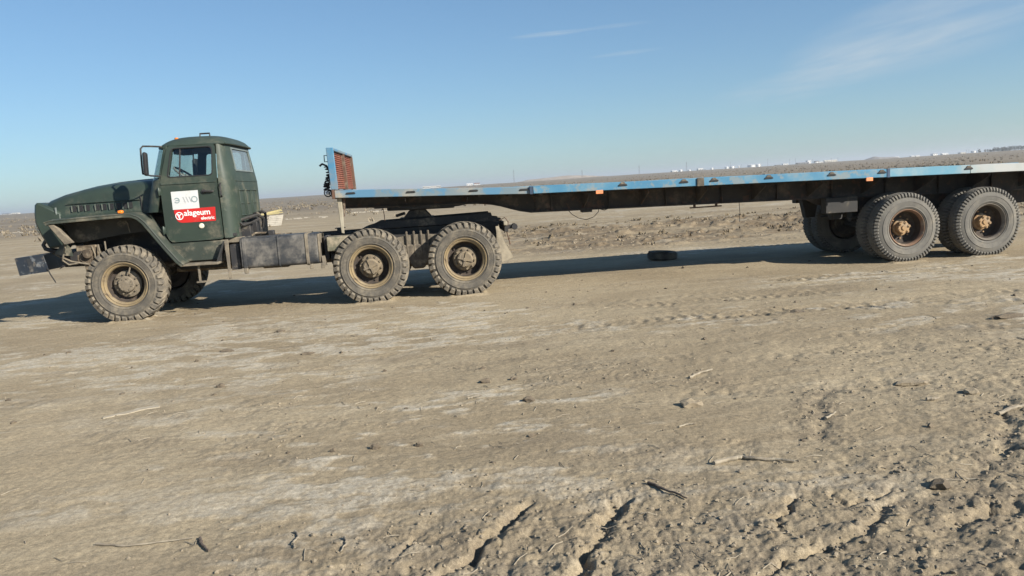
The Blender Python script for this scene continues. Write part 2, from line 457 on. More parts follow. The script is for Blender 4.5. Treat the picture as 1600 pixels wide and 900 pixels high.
def ground_fields(x, y):
    r = np.hypot(x - 4.63, y)
    near = sst(70, 25, r)
    rough = sst(5.2, 3.2, y + 0.9 * fbm(x * 0.8, y * 0.8, 3, 3)) * sst(3.2, 5.0, x + 0.8 * fbm(x, y, 2, 5)) * sst(-3, 1, y)
    rough = np.maximum(rough, 0.45 * sst(6.2, 8.5, x) * sst(8.5, 4.5, y) * sst(-3, 1, y))
    churn = sst(16.6, 19, y + 0.8 * fbm(x * 0.5, y * 0.5, 2, 9)) * sst(34, 24, y) * sst(3.0, 8.5, x) * sst(60, 30, x)
    churn = churn * (0.30 + 0.70 * sst(0.40, 0.60, fbm(x / 3.0, y / 1.1, 3, 10)))
    rough = np.maximum(rough, churn)
    pock = sst(0.60, 0.72, fbm(x / 0.8 + 3, y / 0.55, 4, 17)) * sst(16, 9, y) * sst(-3, 1, y)
    rough = np.maximum(rough, 0.38 * pock)
    scrub = sst(55, 120, r + 45 * (fbm(x / 30, y / 30, 3, 21) - 0.5))
    # long undulation, kept low where the wheels stand
    flat = 1 - 0.8 * sst(9.0, 10.5, y) * sst(16.5, 14.8, y)
    h = 0.05 * (fbm(x / 5, y / 4, 3, 1) - 0.5) * flat * near
    h = h + 0.9 * (fbm(x / 60, y / 40, 4, 2) - 0.5) * sst(25, 90, r) + 2.2 * (fbm(x / 400, y / 250, 3, 4) - 0.5) * sst(150, 500, r)
    h = h + 4.0 * sst(150, 1350, r)
    crust = fbm(x / 0.34 + 0.5 * y, y / 0.15, 5, 11, 0.62) * 0.62 + fbm(x / 2.4, y / 1.4, 4, 12) * 0.38
    big = sst(0.38, 0.66, fbm(x / 2.3 + 5.2, y / 1.5 + 3.1, 3, 14))
    crust = sst(0.49, 0.60, crust) * big * (1 - 0.75 * rough)
    m1 = fbm(x * 2.6, y * 2.6, 4, 31) - 0.5
    m2 = fbm(x * 11, y * 11, 4, 32, 0.6) - 0.5
    m3 = fbm(x * 34, y * 34, 3, 37, 0.7) - 0.5
    rid = 1 - np.abs(2 * fbm(x * 5.5, y * 5.5, 3, 33) - 1)
    h = h + near * (m1 * (0.018 + 0.026 * rough) * flat + m2 * (0.008 + 0.010 * rough) * sst(35, 10, r) + m3 * (0.004 + 0.010 * rough) * sst(12, 6, r) + (rid - 0.6) * 0.012 * rough)
    h = h + 0.006 * crust * near
    # furrows of the churned strip
    fur = fbm(x / 1.5, y / 0.35, 4, 41, 0.6)
    h = h + churn * (0.12 * (fur - 0.5) + 0.07 * sst(0.60, 0.72, fbm(x / 0.5, y / 0.35, 3, 43)))
    h = h + churn * 0.14 * np.exp(-((y - 22.6 - 0.15 * (x - 12)) / 1.1) ** 2) * sst(7, 12, x)
    nr_ = (rough > 0.02) & (r < 40)
    if nr_.any():
        xs, ys = x[nr_], y[nr_]
        bil = sum(a_ * np.abs(2 * vnoise(xs * f_ + 7.7 * k_, ys * f_ * 1.15 - 3.3 * k_, 95 + k_) - 1) for k_, (a_, f_) in enumerate(((0.5, 7.0), (0.3, 16.0), (0.2, 37.0))))
        h[nr_] += (bil - 0.4) * 0.036 * rough[nr_] * near[nr_]
    for pts, w, dp, sh in RUTS:
        w = w * 0.62; dp = dp * 0.8
        mk = (x > min(p[0] for p in pts) - 0.6) & (x < max(p[0] for p in pts) + 0.6) & (y > min(p[1] for p in pts) - 0.6) & (y < max(p[1] for p in pts) + 0.6)
        if not mk.any(): continue
        xs, ys = x[mk], y[mk]
        wob = 0.13 * (fbm(xs * 5, ys * 5, 4, 51, 0.62) - 0.5)
        d, al = seg_dist(xs + wob, ys - wob * 0.8, pts)
        nz = fbm(xs * 13, ys * 13, 4, 53, 0.68)
        br = 0.30 + 0.70 * sst(0.38, 0.56, fbm(al * 4.0, np.zeros_like(al) + pts[0][0], 3, 52) * 0.7 + nz * 0.3)
        L = sum(math.hypot(b[0] - a[0], b[1] - a[1]) for a, b in zip(pts[:-1], pts[1:]))
        ends = sst(0, 0.25, al) * sst(0, 0.25, L - al)
        ww = w * (0.40 + 1.2 * nz)
        prof = -dp * np.exp(-np.abs(d / ww) ** 2.2) * br + 0.35 * sh * sst(0.45, 0.62, nz) * np.exp(-((np.abs(d) - 2.0 * w) / (2.4 * w)) ** 2)
        h[mk] += prof * ends
        rough[mk] = np.maximum(rough[mk], np.exp(-(d / (4 * w)) ** 2) * ends)
    mk = (x > 3.6) & (x < 9.0) & (y > 2.2) & (y < 6.2)          # drying cracks in the crust, near right
    if mk.any():
        xs, ys = x[mk], y[mk]
        e = worley_edge(xs * 3.1 + 0.9 * fbm(xs * 3, ys * 3, 3, 86), ys * 3.1 + 0.9 * fbm(xs * 3, ys * 3, 3, 87))
        wm = sst(0.50, 0.62, fbm(xs / 0.9, ys / 0.8, 3, 88)) * sst(5.4, 6.0, xs) * sst(9.0, 7.8, xs) * sst(4.9, 4.1, ys)
        h[mk] -= 0.020 * wm * np.exp(-(e / 0.030) ** 2) * sst(0.40, 0.58, fbm(xs * 6, ys * 6, 3, 90))
    for wx, wy, ww_ in SEATS:                                     # soil pressed up round the tyres
        mk = (np.abs(x - wx) < 0.7) & (np.abs(y - wy) < 0.7)
        if not mk.any(): continue
        xs, ys = x[mk], y[mk]
        dd = np.maximum(np.abs(xs - wx) / 0.21, np.abs(ys - wy) / (ww_ + 0.02))
        h[mk] += 0.024 * np.exp(-((dd - 1.12) / 0.22) ** 2) * (0.4 + 1.2 * fbm(xs * 9, ys * 9, 3, 89))
    for y0, sl, w in TRACKS:
        sel = (np.abs(y - y0 - sl * (x - 6)) < 0.3 + 1.5 * w) & (x > 4.8) & (r < 60)
        if not sel.any(): continue
        xs, ys = x[sel], y[sel]
        d = ys - (y0 + sl * (xs - 6) + 0.25 * (fbm(xs / 4, xs * 0 + y0, 2, 61) - 0.5))
        mk = sst(4.8, 7.0, xs) * np.exp(-(d / w) ** 4) * sst(0.34, 0.60, fbm(xs / 2.6, ys / 1.2, 4, 62)) * near[sel]
        tread = np.sin(xs * 2 * math.pi / 0.15 + np.abs(d) * 18 + 3.0 * fbm(xs / 0.6, ys / 0.3, 2, 63)) * sst(0.42, 0.6, fbm(xs * 2.2, ys * 3, 3, 64))
        h[sel] += mk * (0.009 * tread - 0.014 + 0.02 * m2[sel])
        rough[sel] = np.maximum(rough[sel], 0.35 * mk)
    ground_fields.churn = churn
    return h, crust * near, rough * near, scrub
GRID = {}
def gz(x, y):                                         # height of the built sheet, by its own rings and spokes
    a = math.atan2(x - 4.63, y); r = math.hypot(x - 4.63, y)
    ang, rad, H = GRID['ang'], GRID['rad'], GRID['h']
    i = min(max(int(np.searchsorted(rad, r)) - 1, 0), len(rad) - 2); j = min(max(int(np.searchsorted(ang, a)) - 1, 0), len(ang) - 2)
    u = min(max((r - rad[i]) / (rad[i + 1] - rad[i]), 0), 1); v = min(max((a - ang[j]) / (ang[j + 1] - ang[j]), 0), 1)
    return float((H[i, j] * (1 - v) + H[i, j + 1] * v) * (1 - u) + (H[i + 1, j] * (1 - v) + H[i + 1, j + 1] * v) * u)

def make_ground():
    yaw = 0.0847
    dense = np.linspace(yaw - math.radians(42), yaw + math.radians(42), 860)
    coarse = np.linspace(dense[-1], dense[0] + 2 * math.pi, 72)[1:-1]
    ang = np.concatenate([dense, coarse])
    rad = [0.4, 0.8, 1.2, 1.6, 1.9]
    rcur = 2.1
    while rcur < 9000:
        rad.append(rcur)
        rcur += 0.0115 + max(0, rcur - 3.0) * 0.0021 if rcur < 16 else (rcur * 0.0035 if rcur < 30 else (rcur * 0.012 if rcur < 400 else rcur * 0.035))
    rad = np.array(rad)
    na, nr = len(ang), len(rad)
    A, Rr = np.meshgrid(ang, rad)
    X = (4.63 + Rr * np.sin(A)).ravel(); Y = (Rr * np.cos(A)).ravel()
    h, crust, rough, scrub = ground_fields(X, Y)
    GRID.update(ang=dense, rad=rad, h=h.reshape(nr, na)[:, :len(dense)])
    co = np.stack([X, Y, h], 1)
    co = np.vstack([co, [[4.63, 0, 0]]]).astype(np.float32)
    i, j = np.meshgrid(np.arange(nr - 1), np.arange(na), indexing='ij')
    j2 = (j + 1) % na
    quads = np.stack([i * na + j, (i + 1) * na + j, (i + 1) * na + j2, i * na + j2], -1).reshape(-1, 4)
    c = nr * na
    tris = np.stack([np.full(na, c), np.arange(na), (np.arange(na) + 1) % na], -1)
    me = bpy.data.meshes.new('ground')
    me.vertices.add(len(co)); me.vertices.foreach_set('co', co.ravel())
    nl = quads.size + tris.size
    me.loops.add(nl)
    me.loops.foreach_set('vertex_index', np.concatenate([quads.ravel(), tris.ravel()]).astype(np.int32))
    me.polygons.add(len(quads) + len(tris))
    st = np.concatenate([np.arange(len(quads)) * 4, quads.size + np.arange(len(tris)) * 3]).astype(np.int32)
    me.polygons.foreach_set('loop_start', st)
    me.polygons.foreach_set('use_smooth', np.ones(len(st), dtype=bool))
    me.update(calc_edges=True)
    me.validate()
    for nm, a in (('crust', crust), ('rough', rough), ('scrub', scrub), ('churn', ground_fields.churn)):
        at = me.attributes.new(nm, 'FLOAT', 'POINT')
        at.data.foreach_set('value', np.append(a, 0).astype(np.float32))
    o = bpy.data.objects.new('ground', me); col.objects.link(o)
    o['kind'] = 'structure'
    if me.polygons[0].normal.z < 0: me.flip_normals()
    return o
ground = make_ground()

def ground_material():
    m = bpy.data.materials.new('dry_earth'); m.use_nodes = True
    t = m.node_tree; p = t.nodes['Principled BSDF']; L = t.links.new
    def n(ty, **k):
        x = t.nodes.new(ty)
        for a, b in k.items(): setattr(x, a, b)
        return x
    co = n('ShaderNodeTexCoord')
    def noise(s, d=6, r=0.6, st=(1, 1, 1), loc=(0, 0, 0)):
        mp = n('ShaderNodeMapping'); mp.inputs['Scale'].default_value = st; mp.inputs['Location'].default_value = loc
        L(co.outputs['Object'], mp.inputs[0])
        x = n('ShaderNodeTexNoise'); x.inputs['Scale'].default_value = s; x.inputs['Detail'].default_value = d; x.inputs['Roughness'].default_value = r
        L(mp.outputs[0], x.inputs['Vector']); return x.outputs[0]
    def ramp(v, a, b, lo=0.0, hi=1.0):
        x = n('ShaderNodeMapRange'); x.interpolation_type = 'SMOOTHSTEP'
        L(v, x.inputs[0]); x.inputs[1].default_value = a; x.inputs[2].default_value = b; x.inputs[3].default_value = lo; x.inputs[4].default_value = hi
        return x.outputs[0]
    def mix(f, a, b):
        x = n('ShaderNodeMix', data_type='RGBA')
        if isinstance(f, float): x.inputs[0].default_value = f
        else: L(f, x.inputs[0])
        for i, v in ((6, a), (7, b)):
            if isinstance(v, tuple): x.inputs[i].default_value = v + (1,)
            else: L(v, x.inputs[i])
        return x.outputs[2]
    def mul(a, b):
        x = n('ShaderNodeMath', operation='MULTIPLY')
        for i, v in enumerate((a, b)):
            if isinstance(v, float): x.inputs[i].default_value = v
            else: L(v, x.inputs[i])
        return x.outputs[0]
    def attr(nm):
        x = n('ShaderNodeAttribute'); x.attribute_name = nm; return x.outputs['Fac']
    c = mix(ramp(noise(0.55, 6, 0.6, (0.5, 1.2, 1)), 0.38, 0.62), (0.335, 0.274, 0.182), (0.268, 0.215, 0.140))
    c = mix(ramp(noise(2.2, 9, 0.72, (0.35, 1.6, 1)), 0.50, 0.72, 0, 0.6), c, (0.388, 0.328, 0.232))      # streaks of dry dust
    c = mix(ramp(noise(1.1, 8, 0.7, (0.4, 1.3, 1), (3, 7, 0)), 0.52, 0.70, 0, 0.60), c, (0.205, 0.165, 0.113))  # damper soil
    crf = mul(attr('crust'), ramp(noise(9, 8, 0.75), 0.35, 0.6, 0.25, 1.0))
    c = mix(crf, c, (0.42, 0.375, 0.295))                                                                # salt crust
    rgf = mul(attr('rough'), ramp(noise(6, 8, 0.7), 0.38, 0.62, 0.2, 0.9))
    c = mix(rgf, c, (0.185, 0.153, 0.110))
    c = mix(ramp(noise(7, 9, 0.78, (0.45, 1.4, 1), (1, 2, 0)), 0.60, 0.72, 0, 0.5), c, (0.18, 0.147, 0.104))   # flecks of dark soil
    c = mix(mul(attr('churn'), ramp(noise(1.2, 8, 0.7, (0.5, 2.0, 1)), 0.36, 0.60, 0.3, 1.0)), c, (0.158, 0.120, 0.078))
    # far plain: dry scrub, patchy
    sc = mix(ramp(noise(0.05, 8, 0.7, (0.35, 1.0, 1)), 0.4, 0.62), (0.165, 0.138, 0.105), (0.225, 0.192, 0.147))
    sc = mix(ramp(noise(0.02, 6, 0.7, (0.2, 1.2, 1), (40, 3, 0)), 0.54, 0.66, 0, 0.6), sc, (0.29, 0.255, 0.20))
    c = mix(mul(attr('scrub'), 0.9), c, sc)
    sp = ramp(noise(190, 4, 0.7), 0.32, 0.70, 0.70, 1.24)                                               # grain
    sp2 = ramp(noise(34, 7, 0.75), 0.32, 0.68, 0.76, 1.20)
    vm = n('ShaderNodeVectorMath', operation='SCALE'); L(c, vm.inputs[0]); L(mul(sp, sp2), vm.inputs['Scale'])
    L(vm.outputs[0], p.inputs['Base Color'])
    p.inputs['Roughness'].default_value = 0.95
    p.inputs['Specular IOR Level'].default_value = 0.15
    b1 = n('ShaderNodeBump'); b1.inputs['Strength'].default_value = 0.6; b1.inputs['Distance'].default_value = 0.008
    L(noise(70, 9, 0.75), b1.inputs['Height'])
    b2 = n('ShaderNodeBump'); b2.inputs['Strength'].default_value = 0.28; b2.inputs['Distance'].default_value = 0.05
    L(noise(5, 7, 0.65, (0.6, 1.3, 1)), b2.inputs['Height']); L(b1.outputs[0], b2.inputs['Normal'])
    L(b2.outputs[0], p.inputs['Normal'])
    return m
ground.data.materials.append(ground_material())

# ------------------------------------------------------------------ wheels
def tyre_mesh(R, half, bead, lugs, lug_h, kind):
    b = B()
    sh = R - lug_h
    prof = [(bead, half * 0.30), (bead + 0.004, half * 0.12), (bead + 0.022, half * 0.07), (bead + 0.026, half * 0.03), (bead + 0.034, half * 0.03), (bead + 0.038, half * 0.05), (bead + 0.075, 0.0), (bead + 0.105, 0.0), (bead + 0.108, -0.004), (bead + 0.114, -0.004), (bead + 0.117, 0.002), (sh - 0.075, 0.012), (sh - 0.03, 0.03),
            (sh - 0.008, half * 0.42), (sh, half), (sh - 0.008, half * 1.58), (sh - 0.03, half * 2 - 0.03), (sh - 0.075, half * 2 - 0.012),
            (bead + 0.085, half * 2), (bead + 0.03, half * 1.95), (bead, half * 1.7)]
    b.lathe(prof, 96)
    tb = B()
    pitch = 2 * math.pi / lugs
    for side in (0, 1):
        for k in range(lugs):
            a0 = k * pitch + side * pitch * 0.5
            j = random.uniform(-0.05, 0.05) * pitch
            if kind == 'lug':
                path = [(half * 0.98, sh - 0.004, R, 0.34, 0.9), (half * 0.45, sh - 0.008, R - 0.002, 0.34, 0.35), (0.026, sh - 0.035, R - 0.017, 0.36, 0.0), (0.004, sh - 0.075, sh - 0.050, 0.31, -0.05)]
            else:
                path = [(half * 0.55, sh - 0.005, R, 0.36, 0.10), (0.028, sh - 0.03, R - 0.010, 0.33, 0.0), (0.006, sh - 0.062, sh - 0.042, 0.26, 0.0)]
            secs = []
            for (w, r0, r1, hw, skew) in path:
                ac = a0 + j + skew * pitch
                q = []
                wo = w if r1 > sh - 0.05 else w
                for (aa, rr, dw) in ((ac - hw * pitch, r0, 0.004), (ac - hw * 0.86 * pitch, r1, -0.006 if w < 0.03 else 0), (ac + hw * 0.86 * pitch, r1, -0.006 if w < 0.03 else 0), (ac + hw * pitch, r0, 0.004)):
                    yy = wo + dw
                    if side: yy = 2 * half - yy
                    q.append((rr * math.cos(aa), yy, rr * math.sin(aa)))
                secs.append(q)
            tb.loft(secs, True, True)
    if kind != 'lug':
        for w in (0.62, 0.88, 1.12, 1.38):
            tb.lathe([(sh - 0.004, half * (w - 0.1)), (R, half * (w - 0.09)), (R, half * (w + 0.09)), (sh - 0.004, half * (w + 0.1))], 72)
    return b, tb

def bolts(b, n, rad, y0, y1, r, seg=6, ph=0.0):
    for k in range(n):
        a = 2 * math.pi * k / n + ph
        b.cyl((rad * math.cos(a), y0, rad * math.sin(a)), (rad * math.cos(a), y1, rad * math.sin(a)), r, None, seg)

def make_wheel(kind, rim_mat):
    """rim mesh with tyre, tread and hub below it; outer sidewall at y=0, axle along +y"""
    b = B()
    if kind == 'trailer':
        R, half, bead, lugs, lh = 0.555, 0.135, 0.301, 62, 0.016
        b.lathe([(0.292, 0.046), (0.296, 0.026), (0.286, 0.018), (0.272, 0.034), (0.262, 0.05), (0.258, 0.075)], 56)
        well = B().lathe([(0.2585, 0.0755), (0.256, 0.11), (0.248, 0.205), (0.20, 0.225), (0.09, 0.225)], 56)
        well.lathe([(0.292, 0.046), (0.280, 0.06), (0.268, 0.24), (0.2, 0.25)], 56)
    else:
        R, half, bead, lugs, lh = 0.562, 0.185, 0.322, 34, 0.026
        b.lathe([(0.318, 0.055), (0.328, 0.030), (0.318, 0.016), (0.304, 0.024), (0.298, 0.044), (0.286, 0.040), (0.270, 0.052), (0.262, 0.08)], 56)
        well = B().lathe([(0.2625, 0.0805), (0.256, 0.185), (0.235, 0.205), (0.10, 0.205)], 56)
        well.lathe([(0.318, 0.055), (0.300, 0.08), (0.285, 0.3), (0.2, 0.31)], 56)
        bolts(well, 10, 0.212, 0.205, 0.185, 0.013)
    w = finish('wheel', b, rim_mat, None, 0, sharp=30)
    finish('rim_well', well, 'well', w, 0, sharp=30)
    tb, lb = tyre_mesh(R, half, bead, lugs, lh, 'trailer' if kind == 'trailer' else 'lug')
    for bb in (tb, lb):                                   # flattened on the ground and bulging above it
        for v in bb.bm.verts:
            k_ = float(sst(-0.26, -0.50, np.array(v.co.z)))
            v.co.y = half + (v.co.y - half) * (1 + 0.11 * k_)
            v.co.z = max(v.co.z, -0.541 + 0.004 * math.sin(v.co.x * 40))
    ty = finish('tyre', tb, 'tyre_tr' if kind == 'trailer' else 'tyre', w, 0, sharp=40)
    finish('tread', lb, 'tyre_tr' if kind == 'trailer' else 'tyre_lug', w, 0, sharp=30)
    h = B()
    if kind == 'front':
        h.lathe([(0.20, 0.206), (0.195, 0.150), (0.17, 0.135), (0.122, 0.128), (0.116, 0.085), (0.104, 0.075), (0.0001, 0.070)], 40)
        bolts(h, 10, 0.150, 0.14, 0.102, 0.013, 6, 0.2)
        bolts(h, 8, 0.085, 0.07, 0.058, 0.008)
        h.tube([(0.02, 0.12, 0.12), (0.02, 0.05, 0.17), (0.015, 0.07, 0.26)], 0.011, 6)
        hm = 'hub_front'
    elif kind == 'rear':
        h.lathe([(0.185, 0.206), (0.180, 0.150), (0.160, 0.125), (0.125, 0.115), (0.116, 0.050), (0.098, 0.034), (0.0001, 0.030)], 40)
        bolts(h, 10, 0.150, 0.135, 0.090, 0.016)
        for k in range(4):
            a = k * math.pi / 2 + 0.5
            ca, sa = math.cos(a), math.sin(a)
            px, pz = -sa * 0.014, ca * 0.014
            h.hexa([(px, 0.034, pz), (ca * 0.118 + px, 0.038, sa * 0.118 + pz), (ca * 0.118 - px, 0.038, sa * 0.118 - pz), (-px, 0.034, -pz),
                    (px, 0.012, pz), (ca * 0.112 + px, 0.018, sa * 0.112 + pz), (ca * 0.112 - px, 0.018, sa * 0.112 - pz), (-px, 0.012, -pz)])
        h.cyl((0, 0.03, 0), (0, 0.008, 0), 0.03, None, 12)
        hm = 'hub'
    else:
        h.lathe([(0.135, 0.226), (0.13, 0.195), (0.105, 0.185), (0.096, 0.115), (0.088, 0.105), (0.0001, 0.10)], 32)
        for k in range(6):
            a = k * math.pi / 3 + 0.26
            h.cyl((0.083 * math.cos(a), 0.13, 0.083 * math.sin(a)), (0.083 * math.cos(a), 0.094, 0.083 * math.sin(a)), 0.024, None, 10)
        bolts(h, 6, 0.083, 0.095, 0.084, 0.010, 6, 0.26)
        bolts(h, 8, 0.17, 0.224, 0.20, 0.014)
        h.cyl((0, 0.10, 0), (0, 0.088, 0), 0.038, None, 16)
        hm = 'hub_tr'
    h.rough(0.004 if kind != 'trailer' else 0.002, 14, 3)
    finish('hub', h, hm, w, 0, sharp=32)
    return w
def place_wheel(w, parent, x, y, z, phi, far):
    o = ORG[parent.name]
    w.parent = parent
    w.location = (x - o[0], y - o[1], z - o[2])
    w.rotation_euler = (0, phi, math.pi if far else 0)
    for ch in w.children:
        if ch.name.startswith(('tyre', 'tread')): ch.rotation_euler = (0, -phi, 0)     # the sag stays at the bottom
    return w

# ------------------------------------------------------------------ truck (x from the front axle, y from the near wheel plane)
TO = (2.3, 1.12, 0.0)
truck = thing('truck', 'dark green long-nosed six-wheel truck tractor standing in front of the flatbed trailer', 'truck', TO, (TO[0], YT + TO[1], 0))
CY = 1.12                                             # centre line
def yside(z):                                         # near cab side, leaning in above the belt line
    if z > 1.95: return 0.205 + 0.10 * ((z - 1.95) / 0.55) ** 1.2
    return 0.205 + 0.022 * ((1.95 - z) / 0.9) ** 2
def rrect(pts, rads, n=5):
    """polygon with rounded corners"""
    out = []
    m = len(pts)
    for i in range(m):
        p = Vector(pts[i]); a = Vector(pts[i - 1]); c = Vector(pts[(i + 1) % m])
        r = rads[i] if isinstance(rads, (list, tuple)) else rads
        da, dc = (a - p).normalized(), (c - p).normalized()
        for k in range(n + 1):
            s_ = k / n
            q = p + da * r * (1 - s_) ** 2 + dc * r * s_ ** 2
            out.append((q.x, q.y))
    return out
def resample(poly, n, start):
    pts = [Vector(p) for p in poly]
    k = min(range(len(pts)), key=lambda i: (pts[i] - Vector(start)).length)
    pts = pts[k:] + pts[:k] + [pts[k]]
    ls = [0]
    for a, c in zip(pts[:-1], pts[1:]): ls.append(ls[-1] + (c - a).length)
    out = []
    j = 0
    for i in range(n):
        d = ls[-1] * i / n
        while ls[j + 1] < d: j += 1
        f = (d - ls[j]) / max(1e-9, ls[j + 1] - ls[j])
        out.append(pts[j].lerp(pts[j + 1], f))
    return out
def ring_panel(outer, inner, mp, th, rings=5, n=72):
    """sheet between an outline and a hole, bent by mp, with thickness"""
    c0 = sum((Vector(p) for p in inner), Vector((0, 0))) / len(inner)
    angs = [2 * math.pi * i / n for i in range(n)]
    def hit(poly, a):
        d = Vector((math.cos(a), math.sin(a))); best = 0
        m = len(poly)
        for i in range(m):
            p, q = Vector(poly[i]) - c0, Vector(poly[(i + 1) % m]) - c0
            e = q - p
            den = d.x * e.y - d.y * e.x
            if abs(den) < 1e-12: continue
            t_ = (p.x * e.y - p.y * e.x) / den
            s_ = (p.x * d.y - p.y * d.x) / den
            if t_ > 0 and -1e-6 <= s_ <= 1 + 1e-6: best = max(best, t_)
        return c0 + d * best
    # angles also through the corners of both polygons so that they stay crisp
    for poly in (outer, inner):
        for p in poly:
            v = Vector(p) - c0
            angs.append(math.atan2(v.y, v.x) % (2 * math.pi))
    angs = sorted(set(round(a, 5) for a in angs))
    b = B()
    secs = []
    for k in range(rings + 1):
        f = k / rings
        sec = []
        for a in angs:
            q = hit(outer, a).lerp(hit(inner, a), f)
            sec.append(mp(q.x, q.y))
        secs.append(sec)
    b.loft(secs, True)
    b.solid(th)
    return b
def mirror_y(b):
    for v in b.bm.verts: v.co.y = 2 * CY - v.co.y
    return b

door_out = rrect([(0.735, 2.478), (1.409, 2.478), (1.409, 1.09), (0.66, 1.085), (0.604, 1.2), (0.604, 1.93)], [0.05, 0.05, 0.04, 0.05, 0.05, 0.06])
win_in = rrect([(0.802, 2.436), (1.362, 2.440), (1.345, 2.035), (0.728, 2.035)], [0.05, 0.07, 0.05, 0.05])
def door(far):
    f = (lambda b: mirror_y(b)) if far else (lambda b: b)
    d = part('door', f(ring_panel(door_out, win_in, lambda x, z: (x, yside(z) - 0.012, z), 0.035)), 'green', truck, 0.004)
    # raised window surround and rubber seal
    w2 = [(c[0] + (c[0] - 1.06) * 0.05, c[1] + (c[1] - 2.24) * 0.06) for c in win_in]
    part('window_seal', f(ring_panel(w2, win_in, lambda x, z: (x, yside(z) - 0.018, z), 0.012, 1)), 'rubber', d, 0)
    g_ = B()
    g_.prism([(x, z) for x, z in win_in], 0, 0.004)
    for v in g_.bm.verts: v.co.y += yside(v.co.z) + 0.012
    part('window_pane', f(g_), 'glass', d)
    part('vent_divider', f(B().hexa([(0.875, yside(2.04), 2.035), (0.893, yside(2.04), 2.035), (0.893, yside(2.04) + .02, 2.035), (0.875, yside(2.04) + .02, 2.035),
                                     (0.905, yside(2.43), 2.438), (0.923, yside(2.43), 2.438), (0.923, yside(2.43) + .02, 2.438), (0.905, yside(2.43) + .02, 2.438)])), 'black', d)
    part('belt_crease', f(B().hexa([(0.62, 0.182, 1.925), (1.40, 0.182, 1.925), (1.40, 0.20, 1.925), (0.62, 0.20, 1.925), (0.62, 0.19, 1.945), (1.40, 0.19, 1.945), (1.40, 0.20, 1.945), (0.62, 0.20, 1.945)])), 'green', d)
    h = B()
    h.lathe([(0.0001, -0.022), (0.030, -0.020), (0.036, -0.006), (0.036, 0.004)], 20, (1.205, 0.198, 1.795))
    h.tube([(1.205, 0.17, 1.795), (1.24, 0.162, 1.795), (1.33, 0.166, 1.792), (1.345, 0.185, 1.79)], 0.013, 8)
    part('door_handle', f(h), 'black', d)
    for z in (1.83, 1.27):
        hb = B().box(0.565, 0.612, 0.165, 0.2, z - 0.05, z + 0.05)
        hb.cyl((0.588, 0.166, z - 0.06), (0.588, 0.166, z + 0.06), 0.016, None, 10)
        part('hinge', f(hb), 'green', d, 0.004)
    return d
near_door = door(False)
door(True)

# stickers with their lettering on the near door
def ysk(z): return yside(z) - 0.012
def sticker(poly, mat, name, off=0.0035):
    b = B()
    b.prism(poly, -off, 0.0)
    for v in b.bm.verts: v.co.y += ysk(v.co.z)
    return part(name, b, mat, near_door)
white_st = sticker([(0.745, 1.558), (1.122, 1.562), (1.126, 1.822), (0.745, 1.818)], 'white', 'white_sticker')
red_st = sticker(rrect([(0.752, 1.556), (0.782, 1.362), (1.332, 1.362), (1.344, 1.566)], [0.03, 0.09, 0.012, 0.012]), 'red', 'red_sticker', 0.004)
def text_part(txt, x, z, size, mat, parent, name, off, bold=0.0, shear=0.0, sx=1.0):
    cu = bpy.data.curves.new('lettering', 'FONT')
    cu.body = txt; cu.size = size; cu.offset = bold; cu.shear = shear; cu.resolution_u = 3; cu.space_character = 0.98
    o = bpy.data.objects.new('lettering_src', cu); col.objects.link(o)
    dg = bpy.context.evaluated_depsgraph_get()
    me = bpy.data.meshes.new_from_object(o.evaluated_get(dg))
    bpy.data.objects.remove(o)
    b = B(); b.bm.from_mesh(me)
    bmesh.ops.triangulate(b.bm, faces=b.bm.faces)
    for v in b.bm.verts:
        xx, zz = x + v.co.x * sx, z + v.co.y
        v.co = (xx, ysk(zz) - off, zz)
    return part(name, b, mat, parent)
def flat_ring(cx_, cz, r0, r1, mat, parent, name, off, a0=0.0, a1=2 * math.pi, n=36):
    b = B()
    secs = []
    for k in range(n + 1):
        a = a0 + (a1 - a0) * k / n
        secs.append([(cx_ + r * math.cos(a), ysk(cz + r * math.sin(a)) - off, cz + r * math.sin(a)) for r in (r0, r1)])
    b.loft(secs)
    return part(name, b, mat, parent)
text_part('alageum', 0.892, 1.462, 0.118, 'white_ink', red_st, 'lettering', 0.0062, 0.0016, 0, 1.0)
text_part('electric', 1.125, 1.392, 0.066, 'white_ink', red_st, 'lettering', 0.0062, 0.0012, 0, 1.0)
flat_ring(0.826, 1.463, 0.046, 0.057, 'white_ink', red_st, 'emblem_ring', 0.0062)
emb = B()
def flat(b, poly, off):
    n = len(poly)
    b.add([(x, ysk(z) - off, z) for x, z in poly], [tuple(range(n))])
flat(emb, [(0.793, 1.492), (0.800, 1.500), (0.829, 1.478), (0.857, 1.500), (0.862, 1.490), (0.833, 1.466), (0.833, 1.412), (0.823, 1.412), (0.823, 1.466)], 0.0062)
bmesh.ops.triangulate(emb.bm, faces=emb.bm.faces)
part('emblem_mark', emb, 'white_ink', red_st)
flat_ring(0.818, 1.690, 0.028, 0.040, 'grey_ink', white_st, 'letter_ring', 0.0062, math.radians(-150), math.radians(150))
eb = B(); flat(eb, [(0.800, 1.684), (0.846, 1.684), (0.846, 1.696), (0.800, 1.696)], 0.0062)
part('letter_bar', eb, 'grey_ink', white_st)
sb = B()
for x in (0.902, 0.945, 0.988):
    flat(sb, [(x, 1.735), (x + 0.012, 1.735), (x + 0.040, 1.655), (x + 0.028, 1.655)], 0.0062)
part('letter_strokes', sb, 'pale_ink', white_st)
flat_ring(1.066, 1.694, 0.032, 0.045, 'grey_ink', white_st, 'letter_ring', 0.0062)
cp = B(); cp.lathe([(0.0001, -0.016), (0.030, -0.014), (0.038, -0.004), (0.040, 0.004)], 24, (1.118, ysk(1.30), 1.30))
part('round_filler_cap', cp, 'cap', truck)

